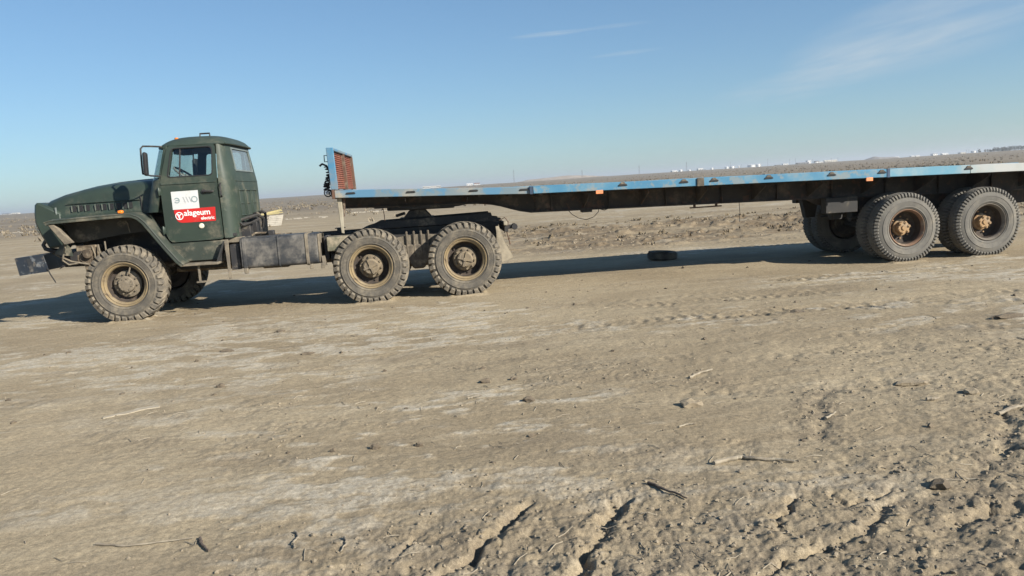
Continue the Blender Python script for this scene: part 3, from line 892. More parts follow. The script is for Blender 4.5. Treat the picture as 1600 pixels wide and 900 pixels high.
# cab rear: side corners and rear wall in one bent sheet, with a window opening
def rear_pt(s_, z):
    ys = yside(z)
    tz = max(0.0, (z - 1.90) / 0.58)
    Xr = 1.615 - 0.075 * tz
    ex, ey = Xr - 1.425, 0.30 + 0.10 * min(1, tz)
    w = 2 * CY - 2 * ys
    if s_ < 1:
        a = s_ * math.pi / 2
        return (1.425 + ex * math.sin(a) ** 0.8, ys + ey * (1 - math.cos(a) ** 0.9), z)
    if s_ > 2:
        a = (3 - s_) * math.pi / 2
        return (1.425 + ex * math.sin(a) ** 0.8, ys + w - ey * (1 - math.cos(a) ** 0.9), z)
    return (Xr, ys + ey + (w - 2 * ey) * (s_ - 1), z)
S = [0, .12, .25, .4, .55, .7, .85, 1.0, 1.04, 1.2, 1.4, 1.6, 1.8, 1.96, 2.0, 2.15, 2.3, 2.45, 2.6, 2.75, 2.88, 3.0]
Z = [1.10, 1.28, 1.36, 1.5, 1.65, 1.8, 1.93, 2.02, 2.10, 2.25, 2.41, 2.478]
rb = B()
for i in range(len(S) - 1):
    for j in range(len(Z) - 1):
        if S[i] >= 1.0 and S[i + 1] <= 2.0 and Z[j] >= 2.09 and Z[j + 1] <= 2.42: continue
        if Z[j] < 1.27 and 0.7 < S[i] < 2.3: continue
        rb.add([rear_pt(S[i], Z[j]), rear_pt(S[i + 1], Z[j]), rear_pt(S[i + 1], Z[j + 1]), rear_pt(S[i], Z[j + 1])], [(0, 1, 2, 3)])
bmesh.ops.remove_doubles(rb.bm, verts=rb.bm.verts, dist=0.0005)
rb.solid(0.02)
rear_wall = part('cab_rear_wall', rb, 'green_rear', truck)
ya, yb = rear_pt(1.0, 2.25)[1], rear_pt(2.0, 2.25)[1]
xr = rear_pt(1.5, 2.25)[0]
def rear_x(z): return rear_pt(1.5, z)[0]
gp = B().add([(rear_x(2.10) - .008, ya, 2.10), (rear_x(2.10) - .008, yb, 2.10), (rear_x(2.41) - .008, yb, 2.41), (rear_x(2.41) - .008, ya, 2.41)], [(0, 1, 2, 3)])
gb = B(); gb.hexa([(rear_x(2.10) - .010, ya, 2.10), (rear_x(2.10) - .010, yb, 2.10), (rear_x(2.10) - .005, yb, 2.10), (rear_x(2.10) - .005, ya, 2.10),
                   (rear_x(2.41) - .010, ya, 2.41), (rear_x(2.41) - .010, yb, 2.41), (rear_x(2.41) - .005, yb, 2.41), (rear_x(2.41) - .005, ya, 2.41)])
part('rear_window_pane', gb, 'glass_dusty', rear_wall)
fb = B()
def rear_strip(y0, y1, z0, z1, pr):
    fb.hexa([(rear_x(z0) - .004, y0, z0), (rear_x(z0) + pr, y0, z0), (rear_x(z0) + pr, y1, z0), (rear_x(z0) - .004, y1, z0),
             (rear_x(z1) - .004, y0, z1), (rear_x(z1) + pr, y0, z1), (rear_x(z1) + pr, y1, z1), (rear_x(z1) - .004, y1, z1)])
rear_strip(ya - .02, yb + .02, 2.41, 2.432, .012); rear_strip(ya - .02, yb + .02, 2.078, 2.10, .012)
rear_strip(ya - .02, ya, 2.1005, 2.4095, .0115); rear_strip(yb, yb + .02, 2.1005, 2.4095, .0115)
part('rear_window_frame', fb, 'frame_pale', rear_wall)
y0r, y1r = rear_pt(1.0, 1.5)[1], rear_pt(2.0, 1.5)[1]
for k in range(3):                                    # embossed panels low on the rear wall
    a = y0r + 0.03 + k * (y1r - y0r - 0.06) / 3; c = y0r + 0.03 + (k + 1) * (y1r - y0r - 0.06) / 3 - 0.06
    fb = B()
    rear_strip(a, c, 1.78, 1.80, .016); rear_strip(a, c, 1.40, 1.42, .016); rear_strip(a, a + .02, 1.4205, 1.7795, .015); rear_strip(c - .02, c, 1.4205, 1.7795, .015)
    rear_strip(a + 0.08, c - 0.08, 1.58, 1.60, .013)
    part('pressed_panel', fb, 'green_rear', rear_wall, 0.004)
fb = B(); rear_strip(y0r - .05, y1r + .05, 1.925, 1.94, .008)
part('wall_crease', fb, 'green_rear', rear_wall)
gr = B().tube([(1.452, 0.215, 1.90), (1.455, 0.165, 1.875), (1.455, 0.165, 1.73), (1.452, 0.22, 1.70)], 0.012, 8)
part('grab_handle', gr, 'black', truck)

# roof
rf = B()
NX, NY = 18, 22
def roof_pt(u, v):                                    # u, v in -1..1 ; rounded plan
    z0 = 2.478
    xc, hx = 1.085, 0.50
    hy = CY - yside(2.478)
    k = 0.72
    x = xc + hx * u * (1 - 0.10 * abs(v) ** 4); y = CY + hy * v * (1 - 0.06 * abs(u) ** 4)
    z = z0 + 0.145 * (1 - abs(u) ** 3.2) ** 0.62 * (1 - abs(v) ** 3.6) ** 0.60 + 0.012
    return (x, y, z)
rf.loft([[roof_pt(-1 + 2 * i / NX, -1 + 2 * j / NY) for j in range(NY + 1)] for i in range(NX + 1)])
rf.solid(0.012)
roof = part('roof', rf, 'green_rear', truck)
gut = [roof_pt(-1 + 2 * i / 14, -1) for i in range(15)]
gutr = B().tube([(p[0], p[1] - 0.006, p[2] - 0.012) for p in gut], 0.014, 6)
part('rain_gutter', gutr, 'green', roof)
gutf = B().tube([(p[0], 2 * CY - p[1] + 0.006, p[2] - 0.012) for p in gut], 0.014, 6)
part('rain_gutter', gutf, 'green', roof)
gtr = B().tube([(p[0] + .004, p[1], p[2] - 0.012) for p in [roof_pt(1, -1 + 2 * j / 14) for j in range(15)]], 0.013, 6)
part('rain_gutter', gtr, 'green', roof)
lb_ = B().tube([(1.13, 0.60, 2.60), (1.13, 0.60, 2.655), (1.27, 0.60, 2.655), (1.27, 0.60, 2.60)], 0.014, 6)
part('roof_bracket', lb_, 'black', roof)
ol = B().lathe([(0.03, 0.0), (0.03, 0.01), (0.0001, 0.012)], 12, (0, 0, 0))
for v in ol.bm.verts:
    v.co = Vector((0.80 + v.co.x * 0.9, 0.55 + v.co.z * 0.9, 2.585 + v.co.y * 2.6))
part('roof_marker_light', ol, 'orange', roof)

# windscreen that wraps round the corners, pillars, header and cowl
def ws_pt(s_, z, grow=0.0):                           # s 0..1 from near door to the far door
    f = (z - 1.97) / 0.50
    ys = yside(z) - grow
    x_edge = 0.615 + 0.105 * f
    x_front = 0.47 + 0.12 * f - grow
    if s_ < 0.2:
        a = s_ / 0.2 * math.pi / 2
        return (x_edge - (x_edge - x_front) * math.sin(a), ys + 0.12 * (1 - math.cos(a)), z)
    if s_ > 0.8:
        q = ws_pt(1 - s_, z, grow); return (q[0], 2 * CY - q[1], q[2])
    k = (s_ - 0.2) / 0.6
    return (x_front - 0.05 * math.sin(k * math.pi), ys + 0.12 + (2 * CY - 2 * ys - 0.24) * k, z)
SS = [0, .03, .06, .1, .14, .17, .2, .3, .4, .5, .6, .7, .8, .83, .86, .9, .94, .97, 1.0]
wb_ = B().loft([[ws_pt(s_, z) for s_ in SS] for z in (2.00, 2.15, 2.30, 2.45)])
part('windscreen', wb_.solid(0.005), 'glass', truck)
hb = B().loft([[ws_pt(s_, z, 0.006) for s_ in SS] for z in (2.45, 2.49)]); part('windscreen_header', hb.solid(0.03), 'green', truck)
cb_ = B().loft([[ws_pt(s_, z, 0.006 + 0.03 * (2.0 - z)) for s_ in SS] for z in (1.54, 1.75, 1.90, 2.0)]); part('cowl', cb_.solid(0.03), 'green', truck)
for s_ in (0.0, 1.0):
    pb = B()
    q = [ws_pt(abs(s_ - e), z, 0.004) for z in (1.96, 2.49) for e in (0.0, 0.035)]
    sg = 1 if s_ == 0 else -1
    pb.hexa([q[0], q[1], (q[1][0], q[1][1] + .03 * sg, q[1][2]), (q[0][0] + .03, q[0][1] + .03 * sg, q[0][2]), q[2], q[3], (q[3][0], q[3][1] + .03 * sg, q[3][2]), (q[2][0] + .03, q[2][1] + .03 * sg, q[2][2])])
    part('windscreen_pillar', pb, 'green', truck)
part('windscreen_divider', B().tube([ws_pt(0.5, 1.98, 0.01), ws_pt(0.5, 2.47, 0.01)], 0.016, 6), 'green', truck)

# inside of the cab
ib = B(); ib.box(0.62, 1.58, 0.26, 1.98, 1.12, 1.16)
part('cab_floor', ib, 'interior', truck)
for y0 in (0.36, 1.18):
    sb = B(); sb.box(1.02, 1.46, y0, y0 + 0.62, 1.45, 1.62)
    sb.hexa([(1.38, y0, 1.62), (1.50, y0, 1.62), (1.50, y0 + .62, 1.62), (1.38, y0 + .62, 1.62), (1.46, y0 + .03, 2.10), (1.53, y0 + .03, 2.10), (1.53, y0 + .59, 2.10), (1.46, y0 + .59, 2.10)])
    part('seat', sb, 'interior', truck, 0.03)
db = B(); db.box(0.50, 0.68, 0.30, 1.94, 1.75, 1.99); part('dashboard', db, 'interior', truck, 0.03)
stw = B()
ax = Vector((0.62, 0, 0.78)).normalized()
stw.ring((0.86, 0.66, 2.05), 0.215, 0.016, ax, 36, 8)
stw.cyl(Vector((0.86, 0.66, 2.05)) - ax * 0.08, Vector((0.86, 0.66, 2.05)) + ax * 0.01, 0.04)
for k in range(3):
    a = k * 2 * math.pi / 3 + 0.5
    e1 = Vector((-0.78, 0, 0.62)); e2 = Vector((0, 1, 0))
    stw.cyl(Vector((0.86, 0.66, 2.05)) - ax * 0.03, Vector((0.86, 0.66, 2.05)) + (e1 * math.cos(a) + e2 * math.sin(a)) * 0.215, 0.011, None, 6)
part('steering_wheel', stw, 'wheel_grey', truck)
part('steering_column', B().cyl((0.80, 0.66, 1.97), (0.62, 0.66, 1.74), 0.03, None, 10), 'interior', truck)
vis = B().box(0.74, 0.90, 0.52, 0.95, 2.37, 2.45); part('sun_visor', vis, 'interior', truck, 0.01)
part('headlining', B().box(0.66, 1.50, 0.34, 1.90, 2.455, 2.47), 'interior', truck)
part('rear_lining', B().box(1.505, 1.515, 0.6, 1.64, 1.62, 2.06), 'interior', truck)

# mirrors
def mirror(far):
    f = (lambda b: mirror_y(b)) if far else (lambda b: b)
    a = B()
    a.tube([(0.66, 0.29, 2.475), (0.56, 0.12, 2.478), (0.505, 0.0, 2.475), (0.487, -0.045, 2.44), (0.478, -0.05, 2.20), (0.475, -0.045, 2.09), (0.55, 0.04, 2.06), (0.63, 0.19, 2.05)], 0.0125, 8)
    ma = part('mirror_arm', f(a), 'black', truck)
    m_ = B()
    m_.prism(rrect([(-0.155, 2.06), (0.07, 2.06), (0.07, 2.385), (-0.155, 2.385)], 0.04), 0, 0.045, 'x')
    for v in m_.bm.verts:                                 # turned so that the glass faces the driver
        x, y = v.co.x, v.co.y
        v.co.x = 0.505 + x - (y + 0.04) * 0.22 + (v.co.z - 2.2) * 0.05; v.co.y = y
    part('mirror_head', f(m_), 'rubber', ma, 0.012)
mirror(False); mirror(True)

# bonnet
hd = B()
ST = [(-1.30, 0.62, 1.66, .22), (-1.27, 0.575, 1.765, .30), (-1.18, 0.55, 1.845, .34), (-0.97, 0.52, 1.915, .36), (-0.65, 0.49, 1.982, .36), (-0.3, 0.465, 2.025, .36), (0.05, 0.445, 2.045, .36), (0.35, 0.425, 2.053, .36), (0.56, 0.41, 2.050, .36)]
def hood_sec(x, y0, zt, rad):
    pts = []
    zs = zt - 0.20
    pts += [(x, y0 - 0.012, 1.53), (x, y0 - 0.012, 1.575), (x, y0, 1.585)]
    zlast = 1.585
    for k in range(11):
        a = k / 10 * math.pi / 2
        pts.append((x, y0 + 0.02 + rad * (1 - math.cos(a)) * 0.75, max(1.60, zs + 0.17 * math.sin(a))))
    yk = pts[-1][1]
    pts.append((x, (yk + CY) / 2, zt - 0.008)); pts.append((x, CY, zt))
    return pts + [(x, 2 * CY - p[1], p[2]) for p in reversed(pts[:-1])]
hd.loft([hood_sec(*q) for q in ST])
hood = part('bonnet', hd.solid(0.015), 'green', truck, 0, 50)
part('bonnet_seam', B().tube([(x, 2 * CY - CY, zt + 0.003) for x, y0, zt, r_ in ST[1:]], 0.008, 6), 'green', hood)
part('bonnet_cowl_seam', B().box(0.225, 0.235, 0.424, 0.434, 1.56, 1.80), 'black', hood)
def hood_y(x):
    for (a, b_) in zip(ST[:-1], ST[1:]):
        if a[0] <= x <= b_[0]: return a[1] + (b_[1] - a[1]) * (x - a[0]) / (b_[0] - a[0])
    return 0.42
for px in (-0.765, -0.665, -0.565, -0.42, -0.32, -0.215, -0.115, -0.02, 0.06):
    y_ = hood_y(px)
    lv = B().box(px - 0.024, px + 0.030, y_ + 0.010, y_ + 0.018, 1.625, 1.708)
    lv.hexa([(px - .034, y_ + .012, 1.620), (px - .030, y_ - .016, 1.620), (px - .017, y_ - .006, 1.620), (px - .017, y_ + .012, 1.620),
             (px - .034, y_ + .012, 1.712), (px - .030, y_ - .016, 1.712), (px - .017, y_ - .006, 1.712), (px - .017, y_ + .012, 1.712)])
    l_ = part('louvre', lv, 'green', hood)
    part('louvre_slot', B().box(px - 0.016, px + 0.034, y_ - 0.004, y_ + 0.0095, 1.622, 1.710), 'rubber', l_)
part('bonnet_bead', B().tube([(x, hood_y(x) - 0.004, 1.742) for x in (-0.86, -0.5, 0.0, 0.21)], 0.007, 6), 'green', hood)
part('bonnet_catch', B().tube([(-1.02, 0.51, 1.60), (-1.02, 0.495, 1.63), (-1.02, 0.50, 1.70)], 0.013, 6), 'frame_pale', hood)

# radiator surround
gh = B()
prof = [(-1.315, 1.785), (-1.25, 1.785), (-0.95, 1.62), (-0.95, 1.12), (-1.19, 1.10), (-1.285, 1.30), (-1.345, 1.50), (-1.34, 1.63)]
gh.prism(prof, 0.50, 2 * CY - 0.50)
surround = part('radiator_surround', gh, 'green', truck, 0.03)
for k in range(6):
    part('grille_slat', B().box(-1.37, -1.32, 0.78, 2 * CY - 0.78, 1.30 + k * 0.055, 1.325 + k * 0.055), 'green', surround)
for yy in (0.62, 2 * CY - 0.62):
    part('headlamp', B().lathe([(0.0001, -0.03), (0.06, -0.02), (0.085, 0.0), (0.085, 0.03)], 24, (0, 0, 0)), 'glass_dusty', surround)
    hl = [o for o in surround.children if o.name.startswith('headlamp')][-1]
    hl.rotation_euler = (0, 0, -math.pi / 2)
    hl.location = (-1.29 - TO[0] + TO[1], 0, 0)
    hl.location = Vector((-1.35, yy, 1.42)) - Vector(TO) + Matrix.Rotation(-math.pi / 2, 3, 'Z') @ Vector(TO)

# front wings
wing_path = [(-0.97, 1.505), (-0.90, 1.525), (-0.6, 1.535), (-0.2, 1.545), (0.10, 1.555), (0.22, 1.545), (0.32, 1.50), (0.40, 1.42), (0.52, 1.24), (0.66, 1.03), (0.80, 0.835), (0.865, 0.775)]
def wing(far):
    f = (lambda b: mirror_y(b)) if far else (lambda b: b)
    b = B(); secs = []
    for i, (x, z) in enumerate(wing_path):
        a = Vector(wing_path[max(i - 1, 0)]); c = Vector(wing_path[min(i + 1, len(wing_path) - 1)])
        d = (c - a).normalized(); n_ = Vector((-d.y, d.x))
        if n_.y < 0: n_ = -n_
        def P(off, y): return (x + n_.x * off, y, z + n_.y * off)
        inner = 0.56 if x < 0.35 else 0.40
        secs.append([P(-0.060, 0.022), P(-0.056, 0.004), P(-0.026, -0.002), P(-0.006, 0.010), P(0.0, 0.03), P(0.004, 0.10), P(0.010, 0.13), P(0.010, inner)])
    b.loft(secs)
    w = part('wing', f(b.solid(0.006)), 'fender', truck, 0, 45)
    lip = B().tube([(x, 0.0, z - 0.012) for x, z in wing_path], 0.010, 6)
    part('wing_bead', f(lip), 'fender', w)
    # front flange folding in towards the radiator
    fl = B(); fl.hexa([(-0.955, 0.02, 1.475), (-0.80, 0.03, 1.47), (-0.795, 0.16, 1.47), (-0.95, 0.15, 1.475), (-0.80, 0.04, 1.20), (-0.675, 0.04, 1.185), (-0.67, 0.15, 1.185), (-0.795, 0.15, 1.20)])
    fl = B(); fl.hexa([(-0.93, 0.02, 1.455), (-0.855, 0.02, 1.46), (-0.845, 0.10, 1.46), (-0.92, 0.10, 1.455), (-0.76, 0.06, 1.165), (-0.66, 0.06, 1.185), (-0.65, 0.14, 1.185), (-0.75, 0.14, 1.165)])
    part('wing_flange', f(fl), 'dustmetal', w, 0.004)
    iw = B(); iw.prism([(-0.92, 1.50), (0.30, 1.53), (0.48, 1.24), (0.20, 1.27), (-0.18, 1.235), (-0.45, 1.20), (-0.72, 1.165), (-0.80, 1.20)], 0.40, 0.415)
    part('wing_inner_panel', f(iw), 'fender_in', w)
    fw_ = B(); fw_.hexa([(-0.955, 0.03, 1.49), (-0.93, 0.03, 1.49), (-0.93, 0.50, 1.50), (-0.955, 0.50, 1.50), (-0.80, 0.06, 1.17), (-0.775, 0.06, 1.17), (-0.90, 0.50, 1.12), (-0.925, 0.50, 1.12)])
    part('wing_front_panel', f(fw_), 'green', w)
    if not far:
        part('wing_stay', B().tube([(0.03, 0.39, 1.27), (0.02, 0.37, 1.40), (0.0, 0.36, 1.44)], 0.008, 6), 'dustmetal', w)
        lo_ = B(); lo_.box(0.03, 0.10, 0.03, 0.09, 1.555, 1.60)
        part('indicator', lo_, 'orange', w, 0.01)
    return w
wing(False); wing(True)

# sills, steps, hangers under the cab
for far in (False, True):
    f = (lambda b: mirror_y(b)) if far else (lambda b: b)
    part('sill', f(B().hexa([(0.70, 0.24, 0.79), (1.40, 0.24, 0.79), (1.40, 0.40, 0.79), (0.70, 0.40, 0.79), (0.60, 0.235, 1.075), (1.405, 0.235, 1.075), (1.405, 0.40, 1.075), (0.60, 0.40, 1.075)])), 'fender', truck, 0.01)
    part('step', f(B().box(0.83, 1.345, 0.01, 0.30, 0.735, 0.768)), 'dustmetal', truck, 0.006)
    part('step_bracket', f(B().box(1.03, 1.055, 0.08, 0.115, 0.50, 0.735).box(1.00, 1.11, 0.06, 0.16, 0.48, 0.50)), 'dustmetal', truck)
    part('splash_guard', f(B().hexa([(1.30, 0.10, 0.77), (1.33, 0.10, 0.77), (1.40, 0.34, 0.77), (1.38, 0.36, 0.77), (1.42, 0.12, 1.06), (1.44, 0.12, 1.06), (1.44, 0.36, 1.06), (1.42, 0.36, 1.06)])), 'chassis', truck)
    part('hanger_strap', f(B().hexa([(1.455, 0.09, 0.50), (1.49, 0.09, 0.50), (1.49, 0.105, 0.50), (1.455, 0.105, 0.50), (1.43, 0.13, 1.08), (1.49, 0.13, 1.08), (1.49, 0.15, 1.08), (1.43, 0.15, 1.08)])), 'dustmetal', truck, 0.003)
    part('cab_mount', f(B().box(1.40, 1.66, 0.30, 0.72, 1.02, 1.10).rough(0.01, 9, 2)), 'dustmetal', truck, 0.01)
bt = B().box(1.50, 1.64, 0.12, 0.55, 0.63, 1.00); part('battery_box', bt, 'black', truck, 0.01)

# bumper, tow hooks
bm_ = B()
bm_.prism([(-1.470, 1.02), (-1.435, 0.765), (-1.425, 0.765), (-1.455, 1.022)], 0.10, 2 * CY - 0.10)
bm_.prism([(-1.465, 1.018), (-1.075, 1.050), (-1.02, 0.80), (-1.43, 0.765)], 0.06, 0.075)
bm_.prism([(-1.465, 1.018), (-1.075, 1.050), (-1.02, 0.80), (-1.43, 0.765)], 2 * CY - 0.075, 2 * CY - 0.06)
bm_.hexa([(-1.46, 0.0755, 1.012), (-1.08, 0.0755, 1.042), (-1.08, 0.45, 1.042), (-1.46, 0.45, 1.012), (-1.46, 0.0755, 1.018), (-1.08, 0.0755, 1.048), (-1.08, 0.45, 1.048), (-1.46, 0.45, 1.018)])
bump_o = part('bumper', bm_, 'bumper', truck, 0.004)
part('bumper_stripe', B().prism([(-1.30, 1.0), (-1.245, 1.004), (-1.225, 0.815), (-1.28, 0.81)], 0.0555, 0.0595), 'tank', bump_o)
for y_ in (0.62, 2 * CY - 0.62):
    hk = B()
    hk.tube([(-1.05, y_, 1.06), (-1.22, y_, 1.07), (-1.30, y_, 1.10), (-1.325, y_, 1.16), (-1.29, y_, 1.21), (-1.235, y_, 1.215), (-1.21, y_, 1.185)], 0.028, 10, [1.2, 1.2, 1.1, 1, 1, .9, .7])
    part('tow_hook', hk, 'black', bump_o)
part('tow_eye_bar', B().tube([(-1.18, 0.55, 1.10), (-1.12, 0.55, 1.16), (-0.98, 0.55, 1.165), (-0.9, 0.55, 1.12)], 0.03, 8), 'chassis', bump_o)
part('hanging_strap', B().tube([(-1.035, 0.05, 0.85), (-1.0, 0.04, 0.76), (-0.955, 0.04, 0.665), (-0.945, 0.045, 0.635)], 0.008, 6), 'rubber', bump_o)

# frame, axles, springs
fr_ = B()
for y_ in (0.70, 2 * CY - 0.78):
    fr_.prism([(-1.10, 0.98), (1.0, 1.03), (5.48, 1.05), (5.48, 0.80), (1.0, 0.78), (-1.10, 0.80)], y_, y_ + 0.08)
for x in (-1.0, 0.9, 1.9, 2.9, 3.9, 4.55, 5.42):
    fr_.box(x, x + 0.09, 0.78, 2 * CY - 0.78, 0.82, 1.00)
part('chassis_frame', fr_, 'chassis', truck, 0.006)
sf = B()
for y_ in (0.72, 2 * CY - 0.80):
    sf.prism([(3.36, 1.055), (3.62, 1.165), (4.2, 1.175), (5.40, 1.195), (5.42, 1.12), (5.55, 1.10), (5.56, 1.05), (5.48, 1.054)], y_ - 0.03, y_ + 0.07)
sf.box(3.70, 5.35, 0.79, 2 * CY - 0.79, 1.10, 1.15)
part('coupling_subframe', sf, 'black', truck, 0.006)
for x in (0.0, 3.525, 4.925):
    ax_ = B().cyl((x, 0.18, 0.53), (x, 2 * CY - 0.18, 0.53), 0.075, None, 14)
    ax_.lathe([(0.02, -0.16), (0.16, -0.12), (0.20, 0.0), (0.16, 0.12), (0.02, 0.16)], 20, (x, CY + (0.15 if x == 0 else 0), 0.55))
    part('axle', ax_, 'grime', truck, 0, 40)
for y_ in (0.55, 2 * CY - 0.63):
    ls = B()
    for k in range(6):
        hl_ = 0.72 - k * 0.09
        pts = [(-hl_ + 2 * hl_ * i / 8) for i in range(9)]
        secs = [[(x, y_, 0.66 + 0.10 * (x / 0.72) ** 2 - k * 0.016 + 0.03), (x, y_ + 0.08, 0.66 + 0.10 * (x / 0.72) ** 2 - k * 0.016 + 0.03),
                 (x, y_ + 0.08, 0.66 + 0.10 * (x / 0.72) ** 2 - k * 0.016 + 0.044), (x, y_, 0.66 + 0.10 * (x / 0.72) ** 2 - k * 0.016 + 0.044)] for x in pts]
        ls.loft(secs, True, True)
    part('front_leaf_spring', ls, 'grime', truck)
for y_ in (0.44, 2 * CY - 0.54):
    ls = B()
    for k in range(9):
        hl_ = 0.74 - k * 0.06
        pts = [(-hl_ + 2 * hl_ * i / 8) for i in range(9)]
        secs = [[(4.225 + x, y_, 0.93 - 0.17 * (x / 0.74) ** 2 - k * 0.017), (4.225 + x, y_ + 0.10, 0.93 - 0.17 * (x / 0.74) ** 2 - k * 0.017),
                 (4.225 + x, y_ + 0.10, 0.945 - 0.17 * (x / 0.74) ** 2 - k * 0.017), (4.225 + x, y_, 0.945 - 0.17 * (x / 0.74) ** 2 - k * 0.017)] for x in pts]
        ls.loft(secs, True, True)
    lso = part('rear_leaf_spring', ls, 'dustmetal', truck)
    for dx in (-0.16, -0.05, 0.06, 0.17):
        part('u_bolt', B().tube([(4.225 + dx, y_ - 0.02, 0.60), (4.225 + dx, y_ - 0.02, 0.96), (4.225 + dx, y_ + 0.04, 0.985), (4.225 + dx, y_ + 0.12, 0.96), (4.225 + dx, y_ + 0.12, 0.60)], 0.017, 6), 'hub_dark', lso)
    br = B().prism([(3.98, 0.80), (4.46, 0.80), (4.40, 0.55), (4.30, 0.42), (4.14, 0.42), (4.06, 0.55)], y_ - 0.03, y_ + 0.14)
    part('balancer_bracket', br, 'hub_dark', truck, 0.02)
for y_ in (0.60, 2 * CY - 0.60):
    for x0, x1 in ((3.56, 4.15), (4.88, 4.30)):
        part('torque_rod', B().cyl((x0, y_, 0.42), (x1, y_, 0.48), 0.028, None, 8), 'grime', truck)
part('propshaft', B().cyl((0.4, CY, 0.62), (3.4, CY, 0.60), 0.05, None, 12).cyl((3.65, CY, 0.6), (4.8, CY, 0.6), 0.05, None, 12), 'grime', truck)
eng = B().box(-0.85, 0.55, 0.80, 1.44, 0.85, 1.50).box(0.5, 1.25, 0.86, 1.38, 0.62, 1.05); part('engine', eng, 'chassis', truck, 0.03)
gbx = B().box(1.75, 2.2, 0.85, 1.4, 0.55, 0.95); part('transfer_case', gbx, 'grime', truck, 0.04)
# steering box, pipes and levers ahead of the front wheel
stg = B().box(-0.78, -0.50, 0.42, 0.66, 0.86, 1.12)
stg.cyl((-0.64, 0.40, 0.95), (-0.64, 0.68, 0.95), 0.10, None, 14).cyl((-0.60, 0.40, 1.0), (-0.60, 0.34, 1.0), 0.07, None, 12)
stg.hexa([(-0.66, 0.40, 0.70), (-0.58, 0.40, 0.70), (-0.58, 0.47, 0.70), (-0.66, 0.47, 0.70), (-0.70, 0.40, 0.96), (-0.58, 0.40, 0.96), (-0.58, 0.47, 0.96), (-0.70, 0.47, 0.96)])
stg.cyl((-0.62, 0.45, 0.72), (-0.30, 0.45, 0.68), 0.03, None, 10)
part('steering_gear', stg.rough(0.012, 8, 4), 'grime', truck, 0.015)
for pts, r_ in (([(-0.86, 0.30, 1.17), (-0.90, 0.28, 1.0), (-0.93, 0.3, 0.93), (-0.86, 0.32, 0.86), (-0.74, 0.36, 0.87)], 0.012),
                ([(-0.45, 0.4, 1.12), (-0.42, 0.36, 1.0), (-0.46, 0.36, 0.88), (-0.40, 0.4, 0.80)], 0.014), ([(-0.35, 0.4, 1.16), (-0.33, 0.36, 1.0), (-0.36, 0.36, 0.9)], 0.012),
                ([(-1.12, 0.45, 1.04), (-0.98, 0.36, 0.98), (-0.82, 0.34, 0.90), (-0.6, 0.38, 0.84)], 0.014), ([(-0.55, 0.42, 1.1), (-0.50, 0.38, 0.98), (-0.52, 0.4, 0.86)], 0.010)):
    part('hose', B().tube(pts, r_, 6), 'dustmetal', truck)
part('tow_gusset', B().prism([(-1.06, 1.02), (-0.90, 1.20), (-0.82, 1.10), (-0.80, 0.98)], 0.34, 0.36), 'fender', truck)
part('wing_support', B().prism([(-1.05, 0.80), (-0.80, 1.04), (-0.62, 1.04), (-0.62, 0.98), (-0.80, 0.90)], 0.42, 0.45), 'black', truck)
tie = B().cyl((-0.28, 0.4, 0.42), (-0.28, 2 * CY - 0.4, 0.42), 0.028, None, 8); part('tie_rod', tie, 'grime', truck)

# fuel tank, toolbox, air tank
tk = B().prism(rrect([(0.045, 0.635), (0.60, 0.635), (0.60, 1.085), (0.045, 1.085)], [0.07, 0.05, 0.05, 0.07]), 1.665, 2.775, 'x')
tank = part('fuel_tank', tk, 'tank', truck, 0.012)
for x in (1.70, 2.20, 2.60):
    sp_ = B().prism(rrect([(0.033, 0.622), (0.612, 0.622), (0.612, 1.098), (0.033, 1.098)], [0.07, 0.05, 0.05, 0.07]), x, x + (0.045 if x != 2.2 else 0.022), 'x')
    part('tank_strap', sp_, 'tank' if x != 2.6 else 'dustmetal', tank, 0.004)
part('tank_end_plate', B().box(2.776, 2.80, 0.08, 0.56, 0.66, 1.07), 'dustmetal', tank, 0.006)
for x in (1.70, 2.64, 2.80):
    part('tank_foot', B().box(x, x + 0.05, 0.03, 0.10, 0.565, 0.64).rough(0.01, 20, 1), 'dustmetal', tank, 0.006)
part('tank_end_bracket', B().hexa([(2.83, 0.06, 0.60), (2.87, 0.06, 0.60), (2.87, 0.20, 0.60), (2.83, 0.20, 0.60), (2.81, 0.10, 0.74), (2.85, 0.10, 0.74), (2.85, 0.2, 0.74), (2.81, 0.2, 0.74)]), 'dustmetal', tank)
part('frame_bracket', B().box(2.83, 2.90, 0.30, 0.72, 0.66, 1.02), 'black', truck, 0.01)
part('filler_neck', B().box(1.98, 2.07, 0.52, 0.62, 1.05, 1.155), 'black', tank, 0.01)
ab = B().prism(rrect([(0.12, 0.80), (0.5, 0.80), (0.5, 1.01), (0.12, 1.01)], 0.02), 2.905, 3.42, 'x')
part('tool_box', ab, 'olive', truck, 0.006)
part('air_cylinder', B().cyl((2.92, 0.42, 0.68), (3.3, 0.42, 0.68), 0.10, None, 16), 'black', truck)
part('frame_cleat', B().box(2.98, 3.05, 0.80, 0.88, 1.05, 1.10).box(2.95, 3.10, 0.78, 0.92, 1.10, 1.112), 'black', truck)
